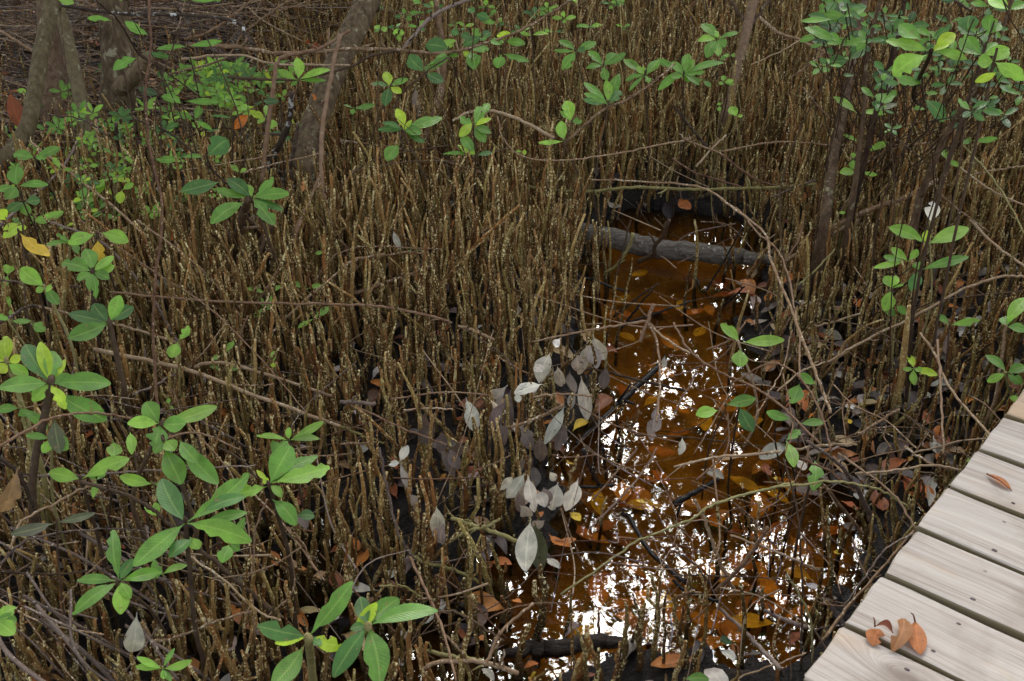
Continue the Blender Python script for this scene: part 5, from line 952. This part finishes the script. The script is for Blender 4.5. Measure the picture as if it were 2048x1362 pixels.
# ---------------------------------------------------------------- dead leaves
CN = {'p': 'pale grey', 'w': 'cream-white', 'e': 'grey-brown', 'u': 'dull purple-grey', 'o': 'orange', 'r': 'rust-red', 't': 'tan', 'Y': 'yellow', 'O': 'amber', 'k': 'dark', 'b': 'olive'}
def dead(k, bx, by, tx, ty, w, c, z=.1, z2=None, hang=False, bites=0, name='dead_leaf', label=None, curl=None, wet=False, group='fallen and hanging dead leaves', place=None):
    a = at_z(*cp(k, bx, by), z)
    Da = proj(a)[0][2]
    if z2 is not None: b = at_z(*cp(k, tx, ty), z2)
    else: b = CAM + ray(*cp(k, tx, ty)) * Da * rng.uniform(.985, 1.015)
    if hang and k in 'EH': w = w * 1.25; b = a + (b - a) * 1.12
    n = unit(unit(CAM - a) * 1.0 + rng.normal(0, .35, 3)) if (hang or z2 is None) else unit(np.array([0, 0, 1.0]) + rng.normal(0, .15, 3))
    mb = MB(); cu = rng.uniform(-.1, .16) if curl is None else curl
    leaf(mb, a, b, n, w * KS / F * Da, jit(PAL[c], .2), arch=cu, fold=rng.uniform(.1, .5), blunt=rng.uniform(.5, .68), bites=bites, wave=.02, twist=rng.normal(0, .5 if hang else .2))
    o = link(name, mb.mesh(name, MAT['wetleaf' if wet else 'dead'], origin=a), None, a)
    if label: tag(o, label, 'leaf', group)
    else: REG.append((o, f'{CN[c]} {"hanging withered" if hang else "fallen"} leaf', 'leaf', group, (a + b) / 2))
    return o
H_ = dict(hang=True)
for a in [('E',1185,960,1038,1012,84,'w'),('E',870,1040,1002,1172,60,'w'),('E',735,1038,802,1228,74,'p'),('E',980,965,885,1090,100,'e'),('E',1230,778,1175,935,84,'p'),('E',1408,910,1442,1142,68,'p'),('E',1372,985,1350,1092,40,'e'),('E',1312,1085,1208,1292,58,'p'),
          ('E',1480,672,1540,800,84,'p'),('E',1455,690,1400,880,54,'p'),('E',1292,688,1262,738,38,'w'),('E',1375,765,1385,870,60,'e'),('E',1555,850,1540,975,54,'u'),('E',500,1120,500,1235,80,'u'),('E',1140,832,1178,880,46,'w'),('E',1270,850,1290,960,60,'p'),('E',1480,700,1500,850,70,'e'),
          ('E',1900,790,1892,860,30,'p'),('E',1850,1075,1820,1265,74,'e'),('E',1000,990,980,1230,70,'u'),('E',960,1060,890,1200,60,'u'),('E',1240,830,1220,900,50,'e'),('E',2000,1270,1985,1362,40,'p'),('E',560,1200,480,1290,80,'u'),('E',720,1290,640,1362,70,'u'),('E',600,1230,590,1350,60,'u'),
          ('E',1345,880,1365,1000,60,'u'),('E',1060,1200,1120,1330,70,'u'),('E',1170,1260,1180,1390,70,'u'),('E',930,1180,960,1300,60,'u'),('E',1320,1180,1270,1330,60,'u'),('E',1030,1010,1045,1060,34,'w'),
          ('H',350,80,392,-5,44,'w'),('H',350,85,292,98,36,'w'),('H',350,80,412,235,40,'e'),('H',562,338,570,502,74,'p'),('H',610,440,590,545,84,'e'),('H',400,265,435,345,60,'e'),('H',1078,145,985,275,76,'p'),('H',1098,155,1132,352,62,'p'),('H',1160,250,1195,335,62,'p'),('H',1275,200,1240,345,96,'p'),
          ('H',1392,175,1330,348,84,'p'),('H',1115,415,1088,688,104,'p'),('H',1140,430,1172,692,96,'b'),('H',1225,140,1255,185,40,'w'),('H',1050,330,1110,390,60,'e'),('H',1060,150,1080,80,50,'u'),('H',1080,200,1060,320,70,'e'),('H',1200,420,1130,450,50,'e'),('H',1040,250,1050,360,50,'u'),
          ('H',1190,230,1215,330,60,'u'),('H',580,0,660,150,60,'u'),('H',640,0,690,110,60,'u'),('H',930,255,1000,180,40,'p'),
          ('A',55,525,128,768,94,'r'),('A',1460,665,1358,752,60,'o'),('B',440,500,465,690,60,'e'),('A',1790,250,1800,230,30,'r'),('A',1840,240,1845,300,56,'r'),('A',1850,530,1838,590,30,'o'),('A',1775,1050,1770,1120,34,'o'),
          ('G',800,960,770,1190,120,'e'),('G',1735,380,1790,475,70,'u'),('G',1010,390,1000,400,20,'u'),('F',800,1180,770,1330,0.1,'u')][:-1]:
    dead(*a, z=.2 if a[0] in 'EH' else .35, bites=2 if rng.random() < .3 else 0, **H_)
dead('G',105,110,10,372,120,'t',z=.42,hang=True,bites=1,label='large tan dead leaf hanging at the picture edge')
dead('H',880,668,1005,682,62,'o',z=.03,z2=.04,wet=True); dead('H',1340,375,1405,425,58,'Y',z=.012,z2=.012,wet=True); dead('H',1725,305,1785,318,36,'Y',z=.006,z2=.008,wet=True)
for a in [('F',940,1100,1108,1140,60,'w'),('F',985,1150,1035,1190,44,'Y'),('F',1170,930,1290,910,90,'r'),('F',850,655,900,705,56,'r'),('F',930,560,992,505,44,'o'),('F',695,648,668,745,50,'r'),('F',1400,1120,1485,1108,38,'o'),('F',880,740,1060,745,60,'u'),('F',1240,690,1290,735,50,'e'),('F',870,780,1050,790,70,'u'),('F',1445,1015,1500,1040,44,'p'),
          ('F',770,670,860,690,70,'o'),('F',480,930,560,960,80,'u'),('F',1520,1250,1530,1362,46,'p'),('F',1440,1290,1455,1320,20,'p'),('F',100,525,140,545,34,'o'),('F',1740,640,1770,680,50,'e'),('F',1850,490,1880,500,34,'r'),('F',1980,740,2010,745,30,'o'),('F',1835,555,1880,560,50,'e'),
          ('E',270,440,300,500,40,'O'),('E',830,745,890,850,84,'o'),('E',170,940,270,985,54,'o'),('E',415,930,450,960,30,'o'),('E',800,640,850,620,28,'p'),('E',0,400,30,440,40,'o'),('E',1360,1235,1450,1175,64,'Y'),('E',80,1200,180,1160,80,'r'),('E',1900,780,2046,790,20,'r'),('E',410,1010,450,985,30,'e'),
          ('H',1220,500,1350,575,80,'o'),('H',745,345,850,295,96,'t'),('H',765,400,880,440,60,'t'),('H',590,872,588,948,72,'p'),('H',322,698,290,765,60,'p'),('H',1195,640,1285,705,60,'p'),('H',665,1020,742,1135,40,'r'),('H',855,665,870,720,60,'o'),('H',580,195,620,150,30,'O'),('H',800,1110,850,1120,50,'o'),
          ('H',1070,1290,1160,1260,60,'o'),('H',1115,1362,1148,1310,40,'Y'),('H',70,510,110,600,60,'o'),('H',0,570,30,660,60,'o'),('H',800,905,880,950,40,'o'),('H',820,1290,900,1362,50,'p'),('H',330,1245,370,1270,44,'p'),('H',350,1060,400,1130,60,'p'),('H',1320,65,1370,95,36,'Y'),('H',1000,890,1060,905,50,'o'),
          ('H',840,510,890,590,60,'e'),('H',830,550,860,680,60,'u'),('H',950,0,960,30,30,'u'),('H',1310,330,1370,340,30,'r'),('H',1150,380,1180,400,60,'o'),('H',200,420,240,400,50,'r'),
          ('I',230,70,400,55,64,'t'),('I',530,80,560,160,60,'r'),('I',1365,245,1420,305,54,'o'),('I',1530,160,1490,340,60,'p'),('I',1345,75,1400,60,40,'O'),('I',1540,30,1550,80,44,'o'),('I',1360,150,1400,150,40,'o'),('I',330,1135,385,1205,50,'o'),('I',268,1185,355,1245,70,'w'),('I',670,1170,740,1080,60,'r'),('I',675,1320,720,1310,60,'r'),('I',765,790,850,820,50,'e'),
          ('I',390,1180,400,1230,30,'e'),('I',700,60,760,130,90,'p'),('I',170,120,290,180,70,'e'),('I',980,440,1060,480,60,'u'),('I',280,1080,330,1150,60,'k'),('I',575,180,600,190,30,'Y'),('I',930,600,980,615,40,'Y'),
          ('G',1300,850,1400,1000,96,'o'),('G',1105,780,1100,860,30,'o'),('G',1735,910,1800,1050,50,'o'),('G',1450,340,1540,335,50,'r'),('G',1730,240,1790,290,44,'o'),('G',1720,700,1790,710,50,'o'),('G',1470,790,1500,870,44,'o'),('G',1210,770,1240,840,30,'o'),('G',1620,650,1640,680,30,'o'),('G',830,830,920,900,70,'t'),('G',570,660,600,710,44,'o'),('G',290,360,370,385,40,'p'),
          ('G',1930,610,1990,570,60,'r'),('G',1900,60,2010,80,90,'t'),('G',1960,10,2040,120,60,'t'),('G',1390,690,1440,870,70,'e'),('G',1950,930,1970,1010,50,'p'),('G',560,430,575,470,26,'p'),('G',1100,665,1165,675,34,'Y'),('G',700,210,750,225,40,'p'),
          ('D',1235,1120,1355,1165,70,'o'),('D',970,870,1020,885,40,'Y'),('D',1330,650,1400,740,80,'o'),('D',1600,690,1640,730,30,'r'),('D',1640,640,1690,670,44,'e'),('D',1490,920,1535,960,50,'p'),('D',1470,1180,1480,1240,40,'o'),('D',270,600,320,640,44,'o'),('D',200,280,240,320,50,'o'),('D',40,440,130,450,60,'t'),('D',670,370,720,430,50,'o'),('D',1060,400,1100,440,60,'r'),
          ('D',720,650,745,690,30,'o'),('D',1800,140,1830,190,30,'o'),('D',1090,120,1150,170,50,'e'),('D',1930,860,2000,870,70,'p'),('D',1500,840,1520,900,50,'o'),('D',1220,1060,1250,1100,50,'o'),('D',1200,826,1230,850,26,'o'),('D',980,390,1010,400,60,'r'),('D',1980,390,2040,400,40,'r'),
          ('A',480,870,520,905,40,'r'),('A',460,965,490,990,40,'O'),('A',520,140,560,150,24,'r'),('A',200,800,270,790,30,'o'),
          ('B',1380,0,1380,0,0,'r'),('B',1700,50,1760,60,40,'r'),('B',1990,110,2046,95,44,'o'),('B',1730,85,1800,110,60,'p'),('B',860,960,870,1000,30,'o'),('B',1560,1170,1640,1210,50,'e'),('C',30,110,90,95,36,'o'),('C',1530,140,1600,160,40,'r'),('C',1455,135,1490,160,34,'r'),('C',815,985,915,985,44,'o'),('C',1200,810,1240,830,40,'o'),('C',30,290,50,300,40,'r'),('C',530,960,550,985,30,'o')]:
    if a[5] == 0: continue
    g0 = max(.008, hz(at_z(*cp(a[0], a[1], a[2])))[0]) + .012
    dead(*a, z=g0, z2=g0 + rng.uniform(-.004, .02), bites=1 if rng.random() < .3 else 0, wet=rng.random() < .4)
# leaves sunk in and afloat on the pool
k_ = 0
while k_ < 95:
    i_ = rng.uniform([1120, 540], [1700, 1300]); w_ = at_z(*i_, -.045)
    if poly_sd(w_[None, :2], POOLW)[0] > -.05: continue
    k_ += 1; az = rng.uniform(0, 6.28); L = rng.uniform(.06, .10); c = str(rng.choice(['o', 'o', 'O', 'O', 'r', 'Y'])); zz = rng.uniform(-.055, -.02)
    a = np.array([w_[0], w_[1], zz]); b = a + np.array([math.cos(az) * L, math.sin(az) * L, rng.uniform(-.008, .008)]); mb = MB()
    leaf(mb, a, b, unit(np.array([0, 0, 1]) + rng.normal(0, .12, 3)), L * rng.uniform(.36, .5), jit(PAL[c]), arch=.02, fold=.1, wave=.01)
    REG.append((link('sunken_leaf', mb.mesh('sunken_leaf', MAT['wetleaf'], origin=a), None, a), f'{CN[c]} leaf sunk in the water', 'leaf', 'leaves sunk in the pool', (a + b) / 2))
# leaves on the boards
def deckleaf(k, bx, by, tx, ty, w, c, label, bites=0, arch=.05, fold=.12, twist=0.0, up=.004, stalk=None):
    a = at_z(*cp(k, bx, by), DZ + up); b = at_z(*cp(k, tx, ty), DZ + up); mb = MB(); Da = proj(a)[0][2]
    leaf(mb, a, b, np.array([0, 0, 1.0]), w * KS / F * Da * 1.0, PAL[c], arch=arch, fold=fold, blunt=.7, bites=bites, wave=.012, twist=twist, petiole=False)
    if stalk:
        s_ = at_z(*cp(k, *stalk), DZ + .022); tube(mb, smooth([a, (a + s_) / 2 + (0, 0, .004), s_], 3), np.linspace(.0016, .0009, 7), 5, col=(.2, .07, .03, 1))
    tag(link('dead_leaf', mb.mesh('dead_leaf', MAT['dead'], origin=a), None, a), label, 'leaf', 'dry leaves on the boardwalk')
PAL['c'] = (.42, .14, .03); PAL['q'] = (.36, .16, .055); PAL['x'] = (.17, .045, .018)
deckleaf('I',1410,1015,1440,1205,108,'c','smooth oval orange leaf with its stalk up, on the boardwalk',stalk=(1385,965))
deckleaf('I',1345,998,1275,1190,112,'q','crumpled tan-orange leaf with ragged edges between two others on the boardwalk',bites=5,fold=.5,arch=.12,twist=.3)
deckleaf('I',1205,1060,1160,1155,110,'c','broken orange leaf bridging the gap between two boards',bites=2,arch=.1)
deckleaf('I',1175,1045,1280,1085,62,'x','curled rust-red leaf lying on the broken orange one',bites=3,arch=.3,fold=.8,up=.012,stalk=(1165,990))
deckleaf('I',1828,150,1968,240,54,'c','lone narrow orange leaf on the upper boards of the boardwalk',arch=.06,stalk=(1975,250))

# ---------------------------------------------------------------- litter underfoot and the tangle of fine sticks
lit = MB()
pc_ = [PAL[c] for c in 'uuueeerttoor'] + [(.05,.03,.022), (.035,.022,.016), (.07,.035,.02), (.05,.03,.03), (.09,.04,.02)]
nlit = 0
while nlit < 5600:
    x = rng.uniform(-3.3, 3.3); y = rng.uniform(1.3, 8.0); 
    if in_deck(np.array([[x, y]]), -.5)[0]: continue
    s_ = poly_sd(np.array([[x, y]]), POOLW)[0]
    if s_ < -.02: continue
    if nlit % 4 == 0:
        x, y = at_z(rng.uniform(-100, 620), rng.uniform(-60, 330), 0)[:2]
    elif nlit % 21 == 1:
        x, y = at_z(rng.uniform(1500, 1950), rng.uniform(560, 1000), 0)[:2]
        if poly_sd(np.array([[x, y]]), POOLW)[0] < .02: continue
    nlit += 1; az = rng.uniform(0, 6.28); L = rng.uniform(.05, .10); z = hz(np.array([[x, y]]))[0] + rng.uniform(.004, .03)
    a = np.array([x, y, max(z, .006)]); b = a + (math.cos(az) * L, math.sin(az) * L, rng.normal(0, .014))
    leaf(lit, a, b, unit(np.array([0, 0, 1]) + rng.normal(0, .3, 3)), L * rng.uniform(.3, .5), jit(pc_[rng.integers(len(pc_))], .4), arch=rng.uniform(-.1, .2), fold=rng.uniform(0, .6), wave=.03)
tag(link('leaf_litter', lit.mesh('leaf_litter', MAT['wetleaf'])), 'dark leaf litter lying on the mud between the roots', 'leaf litter', kind='stuff')
tg = {m: MB() for m in ('twig', 'twig_grey', 'twig_dark', 'twig_red')}
def stick(x, y, z, az, L, r, m, rise=.15, bend=.06):
    a = np.array([x, y, z]); d = np.array([math.cos(az), math.sin(az), rng.normal(0, rise)]); b = a + d * L; mid = (a + b) / 2 + rng.normal(0, bend, 3) * L; mid[2] = abs(mid[2]); b[2] = max(b[2], .01)
    tube(tg[m], smooth([a, mid, b], 4), np.linspace(r, r * .6, 9), 5, tint=rng.random(), cap=False)
ms_ = list(tg)
for _ in range(1700):                                                     # top left: heaps of thin fallen sticks
    q = at_z(rng.uniform(-250, 560) + abs(rng.normal(0, 60)), rng.uniform(-60, 330) ** 1.0, 0); az = rng.normal(-.25, .55) + (PI if rng.random() < .5 else 0)
    stick(q[0], q[1], rng.uniform(.02, .11 if q[1] < 5.1 else .3), az, rng.uniform(.2, .75), rng.uniform(.0015, .0042), ms_[rng.choice(4, p=[.4, .4, .08, .12])], .12)
for _ in range(900):                                                      # far side, right of centre: fine purple-grey twigs
    q = at_z(rng.uniform(1180, 2200), rng.uniform(-80, 70), 0); stick(q[0], q[1], rng.uniform(.02, .3), rng.uniform(0, 6.28), rng.uniform(.15, .5), rng.uniform(.0012, .003), ms_[rng.choice(4, p=[.2, .45, .05, .3])], .45, .14)
for _ in range(420):                                                      # all over, thin
    q = at_z(rng.uniform(-100, 2100), rng.uniform(-40, 1360), 0)
    if in_deck(q[None], .1)[0]: continue
    stick(q[0], q[1], rng.uniform(.02, .2), rng.uniform(0, 6.28), rng.uniform(.1, .45), rng.uniform(.0009, .0026), ms_[rng.choice(4, p=[.35, .25, .1, .3])], .3, .1)
for _ in range(35):                                                      # around the pool, reddish and fine
    q = at_z(rng.uniform(1240, 1720), rng.uniform(680, 1330), 0)
    if in_deck(q[None], .12)[0]: continue
    stick(q[0], q[1], rng.uniform(.0, .15), rng.uniform(0, 6.28), rng.uniform(.1, .4), rng.uniform(.0007, .0018), ms_[rng.choice(4, p=[.2, .1, .15, .55])], .4, .12)
for _ in range(80):                                                      # bottom left: drooping grey-brown dead stems
    q = at_z(rng.uniform(-260, 300), rng.uniform(900, 1420), 0); az = math.radians(rng.normal(-32, 16)) + (PI if rng.random() < .3 else 0)
    stick(q[0], q[1], rng.uniform(.05, .22), az, rng.uniform(.2, .6), rng.uniform(.0012, .0032), ms_[rng.choice(4, p=[.25, .35, .25, .15])], .12, .08)
for _ in range(1300):
    px = rng.uniform(420, 2150) if rng.random() < .72 else rng.uniform(-60, 640); q = at_z(px, rng.uniform(-120, 130) + (40 if px < 420 else 0), 0); up_ = rng.random() < .45
    if up_:
        a = np.array([q[0], q[1], .0]); L = rng.uniform(.4, .9); b = a + (rng.normal(0, .16) * L * 2, rng.normal(0, .1), L); mid = (a + b) / 2 + rng.normal(0, .05, 3) * L
        m = ms_[rng.choice(4, p=[.35, .2, .2, .25])]; r = rng.uniform(.0014, .0042); tube(tg[m], smooth([a, mid, b], 4), np.linspace(r, r * .5, 9), 5, tint=rng.random(), cap=False)
    else: stick(q[0], q[1], rng.uniform(.12, .5), rng.uniform(0, 6.28), rng.uniform(.25, .9), rng.uniform(.001, .0032), ms_[rng.choice(4, p=[.35, .25, .1, .3])], .3, .12)
first = None
for m_, b_ in tg.items():
    o = link('twig_tangle' if first is None else 'sticks', b_.mesh('twig_tangle', MAT[m_]), first)
    if first is None: first = tag(o, 'tangle of fine fallen twigs and dead sticks over the swamp floor', 'twigs', kind='stuff')
# flat dry straps at the lower left
for _ in range(15):
    x0, y0 = rng.uniform(-120, 260), rng.uniform(960, 1300); L = rng.uniform(160, 420); an = math.radians(rng.uniform(18, 62))
    a = at_z(x0, y0, rng.uniform(.2, .34)); b = at_z(x0 + L * math.cos(an), y0 + L * math.sin(an), rng.uniform(.04, .2)); m_ = (a + b) / 2 + np.array([rng.normal(0, .03), rng.normal(0, .03), rng.uniform(.0, .06)])
    S_ = smooth([a, m_, b], 7); mb = MB(); w = rng.uniform(.002, .005); T = np.gradient(S_, axis=0); sd_ = np.cross(T, [0, 0, 1]); sd_ /= np.linalg.norm(sd_, axis=1)[:, None]; nn = np.cross(sd_, T); nn /= np.linalg.norm(nn, axis=1)[:, None]
    V = np.stack([S_ - sd_ * w, S_ - nn * w * .35, S_ + sd_ * w, S_ + nn * w * .3], 1).reshape(-1, 3); m0 = len(S_); ii = np.arange(m0 - 1)[:, None] * 4; jj = np.arange(4)[None]
    mb.add(V, np.stack([ii + jj, ii + (jj + 1) % 4, ii + 4 + (jj + 1) % 4, ii + 4 + jj], -1).reshape(-1, 4), None, (0, rng.random(), 0))
    o = link('dry_strap', mb.mesh('dry_strap', MAT['twig_grey'], origin=a), None, a); REG.append((o, ('wide' if w > .0038 else 'narrow') + ' flat grey-brown dry strap', 'dead stem', 'dry straps at the lower left', m_))

# ---------------------------------------------------------------- a label of its own for every thing
MARKS = [(240,110,'by the scaly trunk'),(110,230,'by the furrowed trunk'),(20,300,'by the slender olive trunk'),(640,200,'by the leaning brown trunk'),(530,330,'by the lichen-spotted stems'),(480,430,'near the star of large leaves'),
 (330,300,'in the green thicket'),(180,400,'left of the green thicket'),(420,90,'under the lichen-banded branch'),(880,80,'on the long pale branch'),(960,240,'before the bowed sapling'),(800,250,'beside the bowed sapling'),(1120,110,'at the top centre'),(1240,180,'above the far end of the pool'),
 (1420,110,'by the thin forked sapling'),(1640,90,'by the straight narrow sapling'),(1800,60,'in the leafy shrub'),(1960,80,'at the top right corner'),(1850,200,'under the leafy shrub'),(1700,330,'behind the right log end'),(1950,350,'in the far right bed'),
 (1350,500,'by the weathered log'),(1560,520,'at the right end of the log'),(1120,500,'at the left end of the log'),(880,450,'in the dense central bed'),(700,500,'in the bed below the leaning trunk'),(320,560,'along the long hanging stem'),(60,480,'by the spotted yellow leaf'),(190,590,'under the hanging yellow leaf'),
 (90,730,'around the largest dark shoot'),(320,800,'under the fallen branch'),(560,660,'above the fallen branch'),(700,760,'beyond the end of the straight branch'),(1000,620,'on the left bank of the pool'),(1300,620,'in the narrow neck of the pool'),(1500,640,'beside the three-leaved shoot'),(1660,600,'in the muddy hollow'),
 (1840,520,'by the silvery holed leaf'),(1800,740,'on the mud near the boardwalk top'),(1980,680,'by the boardwalk top corner'),(1120,800,'among the hanging grey leaves'),(960,830,'below the pale split stick'),(1300,800,'among the bright reflections'),(1480,820,'under the reddish arching twig'),(1620,860,'on the right bank of the pool'),
 (1060,960,'by the lower grey leaves'),(880,1000,'left of the lower grey leaves'),(1280,1020,'in the middle of the amber pool'),(1480,1010,'under the olive stem'),(1640,1060,'near the boardwalk edge'),(1760,960,'left of the boardwalk'),(1180,1180,'at the near end of the pool'),(1400,1180,'in the near amber water'),(1560,1240,'at the lower boardwalk corner'),
 (1300,1310,'by the sunk black log'),(1020,1260,'on the near muddy bank'),(820,1180,'right of the yellow-leaved shoot'),(700,1000,'right of the insect-eaten shoot'),(540,1150,'below the big waxy shoot'),(400,1040,'under the big waxy shoot'),(180,1060,'among the dry straps'),(60,1200,'at the lower left corner'),(330,1280,'at the bottom among short roots'),(200,900,'beneath the large dark shoot')]
MK = np.array([(a, b) for a, b, _ in MARKS], float)
from collections import defaultdict
GR = defaultdict(list)
for (o, d, cat, grp, pos) in REG:
    p = proj(np.asarray(pos))[0]; i = int(np.argmin(((MK - p[:2]) ** 2).sum(1))); GR[(d, i)].append((p[0], p[1], o, cat, grp))
ORD = ['', 'leftmost', 'second from left', 'third from left', 'fourth from left', 'fifth from left', 'sixth from left', 'seventh from left', 'eighth from left', 'ninth from left', 'tenth from left', 'eleventh from left', 'twelfth from left', 'thirteenth from left', 'fourteenth from left', 'fifteenth from left', 'sixteenth from left']
NSH = 0
for (d, i), L in GR.items():
    L.sort(key=lambda t: t[0]); base = f'{d} {MARKS[i][2]}'; n = len(L)
    for j, (_, _, o, cat, grp) in enumerate(L):
        lab = base if n == 1 else (f'{base}, ' + ('rightmost' if j == n - 1 else ORD[j + 1]) if n <= 16 else base)
        if n > 16: NSH += 1
        if len(lab.split()) > 16: lab = lab.replace('brown ', '', 1) if 'brown ' in lab else lab.replace('fallen ', '', 1)
        if len(lab.split()) > 16: lab = lab.replace(', ', ' ').replace(' from left', '')
        tag(o, lab, cat, grp)
print('labels', len(REG), 'shared', NSH, 'longest', max(len(o.get('label', '').split()) for (o, *_r) in REG))
